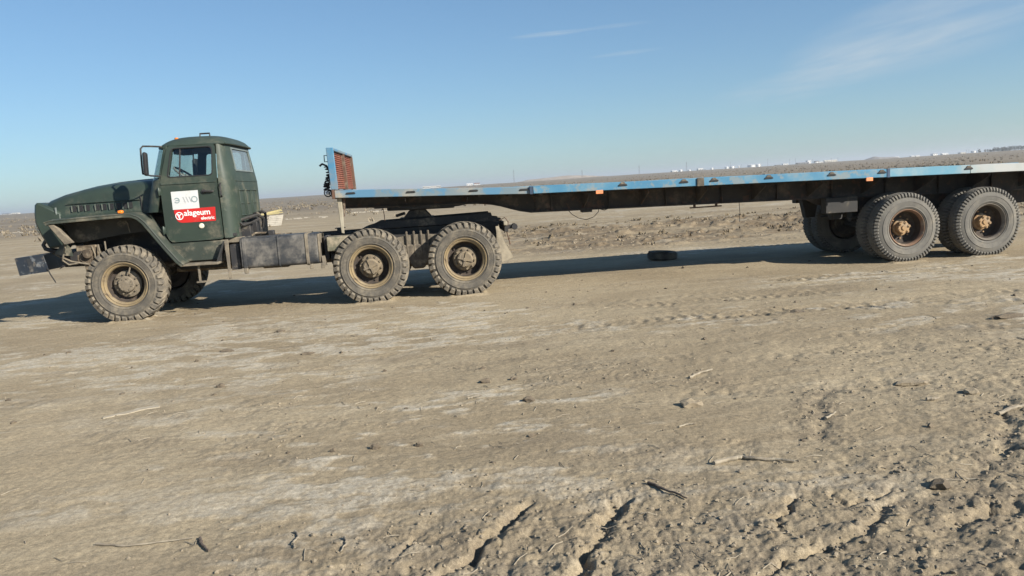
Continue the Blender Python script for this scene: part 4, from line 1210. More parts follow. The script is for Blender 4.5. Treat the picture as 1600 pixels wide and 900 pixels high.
# clutter behind the cab
cl = B().box(1.60, 1.75, 0.46, 0.62, 1.00, 1.30).box(1.66, 1.78, 0.75, 1.5, 1.08, 1.36)
cl.ring((1.74, 0.95, 1.37), 0.055, 0.022, (0.3, 1, 0), 16, 8).ring((1.76, 1.25, 1.38), 0.06, 0.024, (0.3, 1, 0.1), 16, 8)
part('cab_mounting_frame', cl.rough(0.008, 10, 8), 'black', truck, 0.01)
for pts, r_ in (([(1.62, 0.42, 1.30), (1.66, 0.42, 1.26), (1.80, 0.45, 1.30), (1.86, 0.6, 1.34)], 0.018), ([(1.60, 0.40, 1.24), (1.60, 0.40, 1.05)], 0.014), ([(1.64, 0.6, 1.16), (1.75, 0.52, 1.15), (1.80, 0.5, 1.04)], 0.016),
                ([(1.58, 0.5, 1.33), (1.70, 0.55, 1.37), (1.82, 0.7, 1.40), (1.88, 0.8, 1.34), (1.84, 0.85, 1.2)], 0.024)):
    part('pipe', B().tube(pts, r_, 6), 'chassis', truck)
part('brown_hose', B().tube([(1.70, 0.55, 1.12), (1.86, 0.60, 1.10), (2.05, 0.66, 1.085), (2.3, 0.70, 1.07)], 0.022, 6), 'grime', truck)
part('brown_hose', B().tube([(1.66, 0.50, 1.05), (1.80, 0.5, 1.13), (1.98, 0.6, 1.12), (2.2, 0.68, 1.06)], 0.016, 6), 'grime', truck)

# fifth wheel coupling
fw5 = B().box(3.95, 4.50, 0.82, 2 * CY - 0.82, 1.15, 1.19)
fw5.prism([(4.02, 1.19), (4.46, 1.19), (4.36, 1.31), (4.12, 1.31)], 0.80, 0.86).prism([(4.02, 1.19), (4.46, 1.19), (4.36, 1.31), (4.12, 1.31)], 2 * CY - 0.86, 2 * CY - 0.80)
fw5.cyl((4.24, 0.74, 1.28), (4.24, 2 * CY - 0.74, 1.28), 0.045, None, 12)
fw5.cyl((3.92, 0.70, 1.24), (4.05, 0.80, 1.27), 0.025, None, 8)
part('fifth_wheel_base', fw5, 'black', truck, 0.006)
pl5 = B().prism(rrect([(3.78, 0.70), (4.30, 0.66), (4.84, 0.86), (4.84, 2 * CY - 0.86), (4.30, 2 * CY - 0.66), (3.78, 2 * CY - 0.70)], 0.1), 1.315, 1.365, 'z')
for v in pl5.bm.verts: v.co.z -= (v.co.x - 4.2) * 0.02
part('fifth_wheel_plate', pl5, 'black', truck, 0.01)

# tail: crossmember, lamps, mudguards
part('tail_bar', B().box(5.56, 5.62, 0.25, 2 * CY - 0.25, 0.90, 1.03), 'chassis', truck, 0.006)
part('tail_hook', B().box(5.62, 5.78, 0.50, 0.58, 0.93, 0.99).cyl((5.74, 0.47, 0.96), (5.74, 0.61, 0.96), 0.05, None, 10), 'black', truck, 0.006)
part('tail_lamp', B().box(5.55, 5.61, 0.20, 0.30, 1.00, 1.06), 'tan_post', truck, 0.01)
part('tail_cable', B().tube([(5.50, 0.32, 1.08), (5.58, 0.30, 1.12), (5.63, 0.3, 1.05), (5.60, 0.30, 0.9), (5.64, 0.3, 0.7)], 0.010, 6), 'rust', truck)
for far in (False, True):
    f = (lambda b: mirror_y(b)) if far else (lambda b: b)
    fb = B()
    secs = []
    for k in range(8):
        s_ = k / 7
        xx = 5.47 + 0.19 * s_ ** 1.3; zz = 1.0 - 0.52 * s_
        wv = 0.012 * math.sin(s_ * 9)
        wd = 0.05 + 0.13 * s_
        secs.append([(xx - wd + wv, 0.13 + 0.02 * math.sin(s_ * 5), zz - 0.02 * s_), (xx - wd * .5, 0.15 - wv, zz + 0.004), (xx + wv, 0.19, zz + 0.03 * s_), (xx + 0.01, 0.30, zz + .02)])
    fb.loft(secs)
    part('mud_flap', f(fb.solid(0.008)), 'canvas', truck)

w_front = make_wheel('front', 'rim')
w_rear = make_wheel('rear', 'rim')
place_wheel(w_front, truck, 0.0, 0.0, 0.535, 0.3, False)
place_wheel(copy_tree(w_front), truck, 0.0, 2 * CY, 0.535, 1.1, True)
place_wheel(w_rear, truck, 3.525, 0.0, 0.535, 0.15, False)
place_wheel(copy_tree(w_rear), truck, 4.925, 0.0, 0.545, 0.78, False)
place_wheel(copy_tree(w_rear), truck, 3.525, 2 * CY, 0.535, 1.9, True)
place_wheel(copy_tree(w_rear), truck, 4.925, 2 * CY, 0.545, 2.5, True)

# ------------------------------------------------------------------ semi-trailer
SO = (9.0, 1.22, 0.0)
trailer = thing('semi_trailer', 'long low flatbed semi-trailer with blue side rail and red slatted headboard', 'trailer', SO, (SO[0], YT + SO[1], 0))
W = 2.44
XE = 15.6
def ztop(x): return float(np.interp(x, [3.1, 6.0, 11.6, 15.6], [1.690, 1.562, 1.480, 1.405]))
def zrail(x): return ztop(x) - float(np.interp(x, [3.1, 6, 11.6, 15.6], [0.112, 0.108, 0.128, 0.132]))
def rail(x0, x1, y0, y1, mat, name, n=10):
    b = B(); secs = []
    for k in range(n + 1):
        x = x0 + (x1 - x0) * k / n
        dz = 0.004 * math.sin(x * 2.1) + 0.002 * math.sin(x * 5.3)
        secs.append([(x, y0, zrail(x)), (x, y0, ztop(x) + dz), (x, y1, ztop(x) + dz), (x, y1, zrail(x))])
    b.loft(secs, True, True)
    return part(name, b, mat, trailer, 0.006)
rails = [rail(3.10, 6.00, 0.010, 0.08, 'rail_grey', 'side_rail'), rail(6.004, 11.57, -0.022, 0.06, 'rail_blue', 'side_rail'), rail(11.574, 12.90, -0.012, 0.07, 'rail_pale', 'side_rail'), rail(12.902, XE, -0.012, 0.07, 'rail_white', 'side_rail')]
rails[0]['label'] = 'faded grey side rail with blue patches'
rails[1]['label'] = 'bright blue side rail'
rails[2]['label'] = 'pale worn blue side rail'
rails[3]['label'] = 'chalky white side rail'
rail(3.10, XE, W - 0.07, W, 'rail_blue', 'side_rail')
for x, y in ((5.985, -0.024), (11.556, -0.026)):
    part('rail_end_plate', B().box(x - 0.03, x + 0.014, y - 0.004, y + 0.09, zrail(x) - 0.004, ztop(x) + 0.003), 'rail_dark', trailer)
db_ = B()
secs = []
for k in range(21):
    x = 3.14 + (XE - 3.14) * k / 20
    secs.append([(x, 0.081, ztop(x) - 0.05), (x, 0.081, ztop(x) - 0.012), (x, W - 0.071, ztop(x) - 0.012), (x, W - 0.071, ztop(x) - 0.05)])
part('deck', db_.loft(secs, True, True), 'plate', trailer)
part('front_sill', B().box(3.06, 3.098, 0.0, W, 1.565, 1.70), 'rust', trailer, 0.005)
def beam_bot(x): return float(np.interp(x, [3.10, 5.30, 5.55, 5.80, 6.02, 10.3, 13.2, 15.6], [1.425, 1.36, 1.30, 1.215, 1.170, 1.088, 1.016, 0.98]))
for y_ in (0.58, W - 0.73):
    b = B()
    xs = [3.12, 3.6, 4.2, 4.8, 5.2, 5.4, 5.55, 5.7, 5.85, 6.02, 7, 8, 9, 10.3, 11.5, 13, 14.2, 15.58]
    b.loft([[(x, y_ + 0.055, beam_bot(x)), (x, y_ + 0.055, ztop(x) - 0.052), (x, y_ + 0.085, ztop(x) - 0.052), (x, y_ + 0.085, beam_bot(x))] for x in xs], True, True)
    mb = part('main_beam', b, 'beam', trailer)
    b = B()
    b.loft([[(x, y_, beam_bot(x) - 0.018), (x, y_, beam_bot(x)), (x, y_ + 0.14, beam_bot(x)), (x, y_ + 0.14, beam_bot(x) - 0.018)] for x in xs], True, True)
    part('beam_flange', b, 'beam', mb)
    for x in np.arange(6.35, 15.4, 0.92):
        part('web_stiffener', B().box(x, x + 0.015, y_ + 0.005, y_ + 0.05, beam_bot(x) + 0.002, ztop(x) - 0.06), 'beam', mb)
for i, x in enumerate(np.arange(3.35, 15.5, 0.46)):
    zt = ztop(x) - 0.052
    part('cross_member', B().box(x, x + 0.05, 0.082, W - 0.072, zt - 0.085 if x > 3 else zt, zt), 'beam', trailer)
for x in np.arange(4.05, 15.4, 0.92):                 # outrigger gussets on the near and the far side
    if 5.2 < x < 5.9: continue
    zt, zb = ztop(x) - 0.14, max(beam_bot(x) + 0.03, ztop(x) - 0.38)
    for s_ in (0, 1):
        poly = [(0.085, zt), (0.085, zt - 0.035), (0.57, zb), (0.634, zb), (0.634, zt)]
        if s_: poly = [(W - p[0], p[1]) for p in poly]
        part('outrigger', B().prism(poly, x + 0.052, x + 0.064, 'x'), 'beam', trailer)
part('coupler_plate', B().box(3.6, 5.0, 0.6, W - 0.6, 1.372, 1.39), 'black', trailer)
for x, z in ((0, 0),):
    pass
part('web_patch_plate', B().box(6.10, 6.42, 0.620, 0.634, 1.20, 1.42), 'beam', trailer, 0.004)
part('kingpin_skid', B().prism([(3.95, 1.368), (5.15, 1.372), (4.9, 1.33), (4.2, 1.33)], 0.60, 0.66), 'black', trailer)

# lashing rings, stake pocket and reflectors on the rail
def rail_y(x): return 0.010 if x < 6.0 else (-0.022 if x < 11.57 else -0.012)
for x in (3.33, 4.20, 5.12, 5.87, 7.36, 8.30, 8.77, 9.63, 10.63, 11.44, 12.87, 14.1):
    y = rail_y(x); z = (ztop(x) + zrail(x)) / 2 + 0.01
    b = B()
    b.prism(rrect([(x - 0.072, z - 0.012), (x + 0.072, z - 0.012), (x + 0.060, z + 0.014), (x - 0.060, z + 0.014)], 0.012), y - 0.014, y - 0.0005)
    lr = part('lashing_hook', b, 'rubber', trailer, 0.003)
    if x > 6:
        part('hook_saddle', B().hexa([(x - .045, y - .016, z + .014), (x + .045, y - .016, z + .014), (x + .045, y, z + .014), (x - .045, y, z + .014), (x - .02, y - .012, z + .046), (x + .02, y - .012, z + .046), (x + .02, y, z + .046), (x - .02, y, z + .046)]), 'hub_dark', lr)
part('stake_pocket', B().box(8.50, 8.61, -0.045, -0.0225, zrail(8.55) - 0.005, ztop(8.55) + 0.004), 'hub_dark', trailer, 0.006)
for x in (7.0, 11.24):
    part('reflector', B().box(x - 0.055, x + 0.055, -0.03, -0.012, zrail(x) - 0.048, zrail(x) + 0.008), 'orange_dull', trailer, 0.004)

# headboard
HX = 3.10
hb0 = B().hexa([(HX - 0.045, 0.0, 1.702), (HX + 0.055, 0.0, 1.702), (HX + 0.055, 0.06, 1.702), (HX - 0.045, 0.06, 1.702), (HX - 0.065, 0.0, 2.305), (HX + 0.035, 0.0, 2.305), (HX + 0.035, 0.06, 2.305), (HX - 0.065, 0.06, 2.305)])
head_post = part('headboard_post', hb0, 'post_blue', trailer, 0.006)
for y in (1.2, W - 0.075):
    part('headboard_post', B().hexa([(HX - 0.02, y, 1.702), (HX + 0.062, y, 1.702), (HX + 0.062, y + 0.07, 1.702), (HX - 0.02, y + 0.07, 1.702), (HX - 0.04, y, 2.26), (HX + 0.042, y, 2.26), (HX + 0.042, y + 0.07, 2.26), (HX - 0.04, y + 0.07, 2.26)]), 'rust', trailer, 0.006)
part('headboard_top_rail', B().box(HX - 0.06, HX + 0.04, 0.061, W, 2.262, 2.300), 'rail_grey', trailer, 0.005)
for k in range(17):
    z = 1.715 + k * 0.0322
    xo = HX - 0.02 * (z - 1.7) / 0.6
    part('slat', B().hexa([(xo - 0.008, 0.062, z), (xo + 0.024, 0.062, z), (xo + 0.024, W - 0.002, z), (xo - 0.008, W - 0.002, z), (xo - 0.008, 0.062, z + 0.026), (xo + 0.012, 0.062, z + 0.026), (xo + 0.012, W - 0.002, z + 0.026), (xo - 0.008, W - 0.002, z + 0.026)]), 'slat', trailer)
part('headboard_backing', B().box(HX - 0.03, HX - 0.022, 0.062, W - 0.002, 1.71, 2.26), 'rust', trailer)
part('prop_post', B().hexa([(3.135, 0.10, 1.06), (3.175, 0.10, 1.05), (3.175, 0.13, 1.05), (3.135, 0.13, 1.06), (3.115, 0.08, 1.574), (3.185, 0.08, 1.574), (3.185, 0.15, 1.574), (3.115, 0.15, 1.574)]), 'tan_post', trailer, 0.006)
part('prop_rail', B().hexa([(3.19, 0.12, 1.30), (3.20, 0.12, 1.30), (3.20, 0.17, 1.30), (3.19, 0.17, 1.30), (3.20, 0.10, 1.565), (3.235, 0.10, 1.565), (3.235, 0.17, 1.565), (3.20, 0.17, 1.565)]), 'rust', trailer)
# coiled air lines hanging in front of the headboard
random.seed(3)
for ci, (x0, y0, zt, zb, R_, turns) in enumerate(((2.985, 0.28, 2.05, 1.70, 0.045, 11), (2.955, 0.55, 2.02, 1.66, 0.042, 10), (3.0, 0.85, 2.06, 1.72, 0.04, 10))):
    pts = []
    N = turns * 10
    for k in range(N + 1):
        s_ = k / N
        a = s_ * turns * 2 * math.pi
        sway = 0.03 * math.sin(s_ * 5 + ci)
        pts.append((x0 + sway + R_ * math.cos(a), y0 + 0.02 * math.sin(s_ * 7) + R_ * math.sin(a), zt + (zb - zt) * s_ + 0.012 * math.sin(s_ * 17)))
    part('coiled_air_line', B().tube(pts, 0.0075, 5), 'rubber', trailer)
part('air_line_loop', B().ring((2.965, 0.30, 1.66), 0.055, 0.009, (0.2, 1, 0.1), 24, 6).ring((3.02, 0.34, 1.645), 0.04, 0.008, (0.1, 1, 0.2), 24, 6), 'rubber', trailer)
part('air_line_lead', B().tube([(2.88, 0.30, 2.06), (2.92, 0.30, 2.09), (2.98, 0.28, 2.06), (3.03, 0.2, 1.98)], 0.016, 6), 'rubber', trailer)
part('headboard_bracket', B().tube([(3.05, 0.08, 2.20), (2.99, 0.08, 2.20), (2.99, 0.08, 2.11), (3.05, 0.08, 2.11)], 0.008, 6), 'black', trailer)
part('white_coupling', B().box(2.94, 2.99, 0.24, 0.30, 1.635, 1.675), 'white', trailer, 0.008)
part('white_coupling', B().box(3.0, 3.05, 0.3, 0.35, 1.66, 1.70), 'white', trailer, 0.008)

# running gear
wt_a = make_wheel('trailer', 'rim_rust')
b_in = wt_a
AX = (11.886, 13.247)
first = True
for i, x in enumerate(AX):
    for far in (False, True):
        for inner in (False, True):
            w = wt_a if first else copy_tree(wt_a)
            first = False
            y = (0.0 if not inner else 0.32)
            if far: y = W - y
            place_wheel(w, trailer, x, y, 0.540, 0.5 * i + 0.7 * inner + 1.3 * far, far)
            if i == 1:
                w.material_slots[0].link = 'OBJECT'; w.material_slots[0].material = M['rim_tr']
for x in AX:
    ax2 = B().cyl((x, 0.22, 0.548), (x, W - 0.22, 0.548), 0.07, None, 14)
    for y in (0.42, W - 0.62):
        ax2.cyl((x, y, 0.548), (x, y + 0.2, 0.548), 0.21, None, 24)
    part('axle', ax2, 'chassis', trailer)
for y in (0.72, W - 0.80):
    for x in AX:
        b = B()
        for k in range(7):
            hl_ = 0.56 - k * 0.06
            b.loft([[(x + q * hl_, y, 0.70 - 0.06 * (q * hl_ / .56) ** 2 - k * 0.014 + .05), (x + q * hl_, y + 0.08, 0.70 - 0.06 * (q * hl_ / .56) ** 2 - k * 0.014 + .05),
                     (x + q * hl_, y + 0.08, 0.712 - 0.06 * (q * hl_ / .56) ** 2 - k * 0.014 + .05), (x + q * hl_, y, 0.712 - 0.06 * (q * hl_ / .56) ** 2 - k * 0.014 + .05)] for q in (-1, -.5, 0, .5, 1)], True, True)
        part('leaf_spring', b, 'chassis', trailer)
    for x in (11.10, 12.56, 14.0):
        part('spring_hanger', B().prism([(x - 0.16, beam_bot(x) - 0.02), (x + 0.16, beam_bot(x) - 0.02), (x + 0.08, 0.70), (x - 0.08, 0.70)], y - 0.03, y + 0.12), 'chassis', trailer, 0.006)
part('hanger_box', B().box(10.76, 11.30, 0.42, 0.58, 0.82, 1.075), 'chassis', trailer, 0.01)
part('hanger_box', B().box(10.95, 11.30, W - 0.58, W - 0.42, 0.95, 1.075), 'chassis', trailer, 0.01)
part('bogie_skirt', B().prism([(10.55, 1.10), (15.4, 0.99), (15.4, 0.80), (13.9, 0.74), (11.3, 0.80), (10.75, 0.98)], 0.80, 0.83), 'beam', trailer)
part('brake_chamber', B().cyl((11.45, 0.95, 0.72), (11.60, 0.95, 0.72), 0.09, None, 16), 'chassis', trailer)
part('under_rack', B().box(8.60, 9.12, 0.62, 0.66, 1.045, 1.065).box(8.66, 8.69, 0.62, 0.66, 1.06, 1.13).box(9.02, 9.05, 0.62, 0.66, 1.06, 1.12), 'rust', trailer)
part('hanging_cable', B().tube([(6.62, 0.66, 1.155), (6.68, 0.62, 1.08), (6.78, 0.60, 1.015), (6.90, 0.6, 0.985), (7.02, 0.6, 1.02), (7.10, 0.62, 1.09), (7.12, 0.65, 1.15)], 0.005, 6), 'rubber', trailer)
part('hanging_cable', B().tube([(7.12, 0.65, 1.14), (7.2, 0.62, 1.115), (7.30, 0.64, 1.145)], 0.008, 6), 'rubber', trailer)
part('hanging_wire', B().tube([(9.40, 0.6, 1.10), (9.41, 0.6, 0.92), (9.40, 0.6, 0.78)], 0.005, 5), 'rubber', trailer)
part('valve_block', B().box(6.83, 7.0, 0.6, 0.74, 1.10, 1.15).rough(0.01, 20, 3), 'black', trailer, 0.01)
part('chain_end', B().tube([(3.75, 0.4, 1.37), (3.76, 0.4, 1.25), (3.76, 0.4, 1.19)], 0.006, 5), 'rust', trailer)

# ------------------------------------------------------------------ loose things on the ground
def at(x, y, dz=0.0): return (x, y, gz(x, y) + dz)
# old tyre lying in the trailer's shade
tb, lb = tyre_mesh(0.285, 0.075, 0.15, 36, 0.010, 'trailer')
lt = thing('loose_tyre', 'old black tyre lying flat in the shade under the trailer', 'tyre', (0, 0, 0), at(8.78, YT + 2.95, 0.0))
for nm, bb in (('casing', tb), ('tread', lb)):
    for v in bb.bm.verts: v.co = Vector((v.co.x, v.co.z, 0.145 - v.co.y))
    part(nm, bb, 'tyre_old', lt)
lt.rotation_euler = (0.03, 0.05, 0.2)

M['wood_pale'] = material('bleached_wood', (0.36, 0.315, 0.24), (0.28, 0.24, 0.175), 0.9, 9, stretch=(1, 6, 1), bump=0.2)
M['stick'] = material('dry_stick', (0.30, 0.26, 0.195), (0.20, 0.168, 0.125), 0.9, 14, bump=0.3, bscale=60)
M['stick_dark'] = material('dark_twig', (0.13, 0.10, 0.075), (0.09, 0.07, 0.055), 0.9, 14, bump=0.3, bscale=60)
M['clod'] = material('dark_clod', (0.15, 0.12, 0.083), (0.10, 0.08, 0.058), 0.95, 12, bump=0.5, bscale=40)
M['clod_pale'] = material('pale_clod', (0.27, 0.222, 0.152), (0.21, 0.172, 0.12), 0.95, 12, bump=0.5, bscale=40)
M['soil'] = material('loose_soil', (0.26, 0.215, 0.152), (0.19, 0.157, 0.112), 0.95, 3, bump=0.3, bscale=60)

def stick(pts2, r, mat, label, taper=True, lift=0.004, fork=None, name='stick'):
    n = 6
    P = []
    for (a, c) in zip(pts2[:-1], pts2[1:]):
        for k in range(n):
            s_ = k / n
            P.append((a[0] + (c[0] - a[0]) * s_, a[1] + (c[1] - a[1]) * s_))
    P.append(pts2[-1])
    rnd = random.Random(hash(label) % 1000 if False else len(label))
    hs = [gz(*p) for p in P]
    m = np.polyfit(range(len(P)), hs, 1)
    pts = [(p[0] + rnd.uniform(-.004, .004), p[1] + rnd.uniform(-.004, .004), max(h, m[0] * i + m[1]) + r * 0.6 + lift) for i, (p, h) in enumerate(zip(P, hs))]
    tp = [(1.0 - 0.5 * i / (len(pts) - 1)) * rnd.uniform(0.85, 1.15) if taper else rnd.uniform(0.9, 1.1) for i in range(len(pts))]
    b = B().tube(pts, r, 7, tp)
    if fork:
        q = pts[len(pts) // 2]
        b.tube([q, (q[0] + fork[0] * .5, q[1] + fork[1] * .5, q[2] + .006), (q[0] + fork[0], q[1] + fork[1], q[2] + .01)], r * 0.5, 6, [1, .8, .5])
    base = tuple(pts[0][:2]) + (pts[0][2] - r,)
    return solo(name, b, mat, label, 'stick', base)
pb = B()
z1, z2 = gz(1.83, 6.18), gz(2.19, 6.42)
secs_ = []
for k in range(9):
    f_ = k / 8
    cx_, cy_ = 1.84 + 0.36 * f_ + 0.012 * math.sin(k * 2.1), 6.15 + 0.245 * f_ + 0.010 * math.sin(k * 1.3)
    hw_ = 0.016 + 0.018 * f_ + 0.006 * math.sin(k * 2.7); z_ = gz(cx_, cy_)
    secs_.append([(cx_ + hw_ * .6, cy_ - hw_, z_ - .004), (cx_ + hw_ * .6, cy_ - hw_, z_ + .006), (cx_ - hw_ * .6, cy_ + hw_, z_ + .009), (cx_ - hw_ * .6, cy_ + hw_, z_ - .004)])
pb.loft(secs_, True, True)
pb.rough(0.004, 9, 2)
solo('wood_strip', pb, 'wood_pale', 'flat pale wooden strip lying on bare ground below the front wheel', 'wood', (1.83, 6.17, z1), bevel=0.003)
stick([(6.02, 3.965), (6.12, 4.0), (6.21, 4.015), (6.27, 3.955), (6.36, 3.935), (6.45, 3.875)], 0.013, 'stick', 'long crooked pale branch lying in the right foreground', fork=(0.04, 0.07), name='branch')
stick([(5.61, 3.80), (5.67, 3.67), (5.735, 3.55)], 0.0085, 'stick_dark', 'straight dark twig pointing down left of the crooked branch', name='twig')
stick([(6.48, 5.76), (6.60, 5.86), (6.72, 5.92)], 0.011, 'stick', 'short pale stick on smooth ground beyond the crooked branch')
stick([(7.97, 4.31), (8.09, 4.35), (8.24, 4.41)], 0.014, 'stick', 'pale stick at the right edge of the picture')
stick([(7.73, 4.67), (7.78, 4.66), (7.83, 4.69)], 0.013, 'stick', 'stubby bent pale stick near the right edge')
stick([(6.96, 4.52), (7.02, 4.56), (7.07, 4.60)], 0.008, 'stick', 'thin pale stick beside the shallow rut on the right')
stick([(3.33, 3.69), (3.37, 3.60), (3.42, 3.53)], 0.009, 'stick_dark', 'curved dark twig in the bottom left foreground', name='twig')
stick([(2.82, 3.74), (2.98, 3.68), (3.30, 3.70)], 0.006, 'stick', 'long thin straw-coloured stick in the bottom left foreground')
stick([(3.80, 3.64), (3.83, 3.58), (3.81, 3.52), (3.83, 3.46)], 0.007, 'stick', 'small wavy pale twig left of the first rut', name='twig')
stick([(4.05, 3.52), (4.07, 3.45), (4.05, 3.38)], 0.006, 'stick', 'short upright-looking pale twig beside the first rut', name='twig')
stick([(4.72, 5.78), (4.77, 5.79), (4.83, 5.80)], 0.008, 'stick', 'tiny pale stick near the middle of the bare ground')
stick([(6.03, 4.62), (6.09, 4.65), (6.15, 4.65)], 0.006, 'stick', 'little pale stick above the crooked branch')

def clod(x, y, sx, sy, sz, mat, label, seed, name='dirt_clod'):
    bm = bmesh.new()
    bmesh.ops.create_icosphere(bm, subdivisions=2, radius=1)
    b = B(); b.bm.free(); b.bm = bm
    for v in bm.verts:
        v.co *= 1 + 0.55 * mnoise.noise(v.co * 1.6 + Vector((seed, 0, 0))) + 0.25 * mnoise.noise(v.co * 4 + Vector((0, seed, 0)))
        v.co = Vector((v.co.x * sx, v.co.y * sy, max(v.co.z, -0.35) * sz))
    z = gz(x, y)
    for v in bm.verts: v.co += Vector((x, y, z + sz * 0.25))
    return solo(name, b, mat, label, 'clod', (x, y, z), 'clods of dry earth', sharp=25)
for i, q in enumerate([
    (4.89, 6.23, .045, .035, .030, 'clod', 'dark clod in the middle of the smooth ground'),
    (5.12, 6.24, .030, .025, .018, 'clod', 'small dark clod just right of the middle clod'),
    (5.17, 5.56, .038, .03, .028, 'clod', 'dark lump nearer than the middle clod'),
    (2.54, 9.48, .055, .04, .024, 'clod', 'dark flat clod between front wheel and middle wheel'),
    (2.16, 8.52, .075, .04, .024, 'clod', 'pair-like dark broken clod below the cab'),
    (3.12, 8.03, .075, .03, .020, 'clod', 'long dark clod below the fuel tank'),
    (2.55, 6.88, .040, .03, .022, 'clod', 'small clod right of the pale wooden strip'),
    (4.09, 4.83, .030, .022, .026, 'clod', 'small dark clod left of centre foreground'),
    (4.37, 4.81, .025, .02, .022, 'clod', 'little dark clod right of centre-left foreground'),
    (3.82, 4.84, .020, .018, .016, 'clod', 'leftmost of the three little foreground clods'),
    (8.48, 8.10, .085, .05, .03, 'clod', 'dark clod on wheel tracks below the trailer beam'),
    (8.11, 4.75, .055, .04, .03, 'clod_pale', 'pale knobbly clod near the right edge'),
    (7.92, 5.12, .125, .06, .025, 'clod_pale', 'broad flat flake of pale crust on the right'),
    (6.26, 5.07, .085, .05, .035, 'clod_pale', 'crumbly clod heap beyond the crooked branch'),
    (6.98, 3.42, .05, .04, .035, 'clod', 'dark crumbly clod in the lower right ruts'),
    (10.05, 6.9, .16, .05, .03, 'clod', 'long dark clod by the right edge below the wheels'),
]):
    clod(*q[:5], q[5], q[6], i * 3.7)

# crumbs of soil on the rough patches, one mass
def crumbs(name, n, region, smin, smax, mat, seed, need_rough=True):
    rng = np.random.default_rng(seed)
    xs = rng.uniform(region[0], region[1], n * 6); ys = rng.uniform(region[2], region[3], n * 6)
    h, cr, ro, sc = ground_fields(xs, ys)
    keep = rng.random(len(xs)) < (ro ** 1.5 if need_rough else 1.0)
    idx = np.nonzero(keep)[0][:n]
    tmp = bmesh.new(); bmesh.ops.create_icosphere(tmp, subdivisions=1, radius=1)
    base = np.array([v.co[:] for v in tmp.verts]); F = np.array([[v.index for v in f.verts] for f in tmp.faces]); tmp.free()
    nv = len(base)
    V = []; FF = []
    for k, i in enumerate(idx):
        s_ = smin + (smax - smin) * rng.random() ** 4
        p = base * (1 + rng.uniform(-.4, .3, (nv, 1))) * [1, rng.uniform(.6, 1), 1]
        a = rng.uniform(0, 6.28); ca, sa = math.cos(a), math.sin(a)
        p = np.stack([p[:, 0] * ca - p[:, 1] * sa, p[:, 0] * sa + p[:, 1] * ca, p[:, 2] * rng.uniform(.5, .9)], 1) * s_
        V.append(p + [xs[i], ys[i], h[i] + s_ * 0.1]); FF.append(F + nv * k)
    me = bpy.data.meshes.new(name); me.from_pydata(np.vstack(V).tolist(), [], np.vstack(FF).tolist())
    me.materials.append(M[mat])
    o = bpy.data.objects.new(name, me); col.objects.link(o)
    o['kind'] = 'stuff'
    return o
o = crumbs('soil_crumbs', 11000, (3.2, 9.5, 2.4, 6.5), .0015, .015, 'soil', 5); tag(o, 'loose crumbs of dry earth on the rutted foreground', 'soil')
o = crumbs('churned_soil_lumps', 1500, (5.0, 26.0, 16.5, 29.0), .012, .060, 'soil', 6); tag(o, 'lumps of churned earth in the strip beyond the trailer', 'soil')
o = crumbs('scattered_grit', 1600, (0.0, 12.0, 3.0, 11.0), .003, .014, 'soil', 8, False); tag(o, 'fine grit scattered over the bare ground', 'grit')
o = crumbs('dark_crumbs', 420, (-1.0, 14.0, 4.0, 13.0), .006, .034, 'clod', 9, False); tag(o, 'small dark crumbs of earth dotted over the bare ground', 'soil')

def litter(name, n, seed):
    rng = np.random.default_rng(seed)
    V = []; F = []
    for k in range(n):
        x = rng.uniform(1.0, 10.0); y = 2.6 + 7.0 * rng.random() ** 1.6
        if rng.random() > 0.35 + 0.65 * min(1, max(0, (x - 2) / 4)): continue
        a = rng.uniform(0, math.pi); l = rng.uniform(.012, .055); w = rng.uniform(.0012, .0028); bend = rng.uniform(-.3, .3)
        p0 = Vector((x - math.cos(a) * l, y - math.sin(a) * l, 0)); p2 = Vector((x + math.cos(a + bend) * l, y + math.sin(a + bend) * l, 0)); p1 = Vector((x, y, 0))
        b0 = len(V)
        for p, up_ in ((p0, .001), (p1, .006), (p2, .002)):
            z = gz(p.x, p.y) + up_
            nx, ny = -math.sin(a) * w, math.cos(a) * w
            V += [(p.x + nx, p.y + ny, z), (p.x - nx, p.y - ny, z), (p.x, p.y, z + w * 1.6)]
        for q in (0, 3):
            for e in range(3):
                F.append((b0 + q + e, b0 + q + (e + 1) % 3, b0 + q + 3 + (e + 1) % 3, b0 + q + 3 + e))
    me = bpy.data.meshes.new(name); me.from_pydata(V, [], F); me.materials.append(M['stick'])
    o = bpy.data.objects.new(name, me); col.objects.link(o); o['kind'] = 'stuff'
    return o
tag(litter('straw_litter', 700, 21), 'short bits of straw and twig scattered over the bare ground', 'straw')
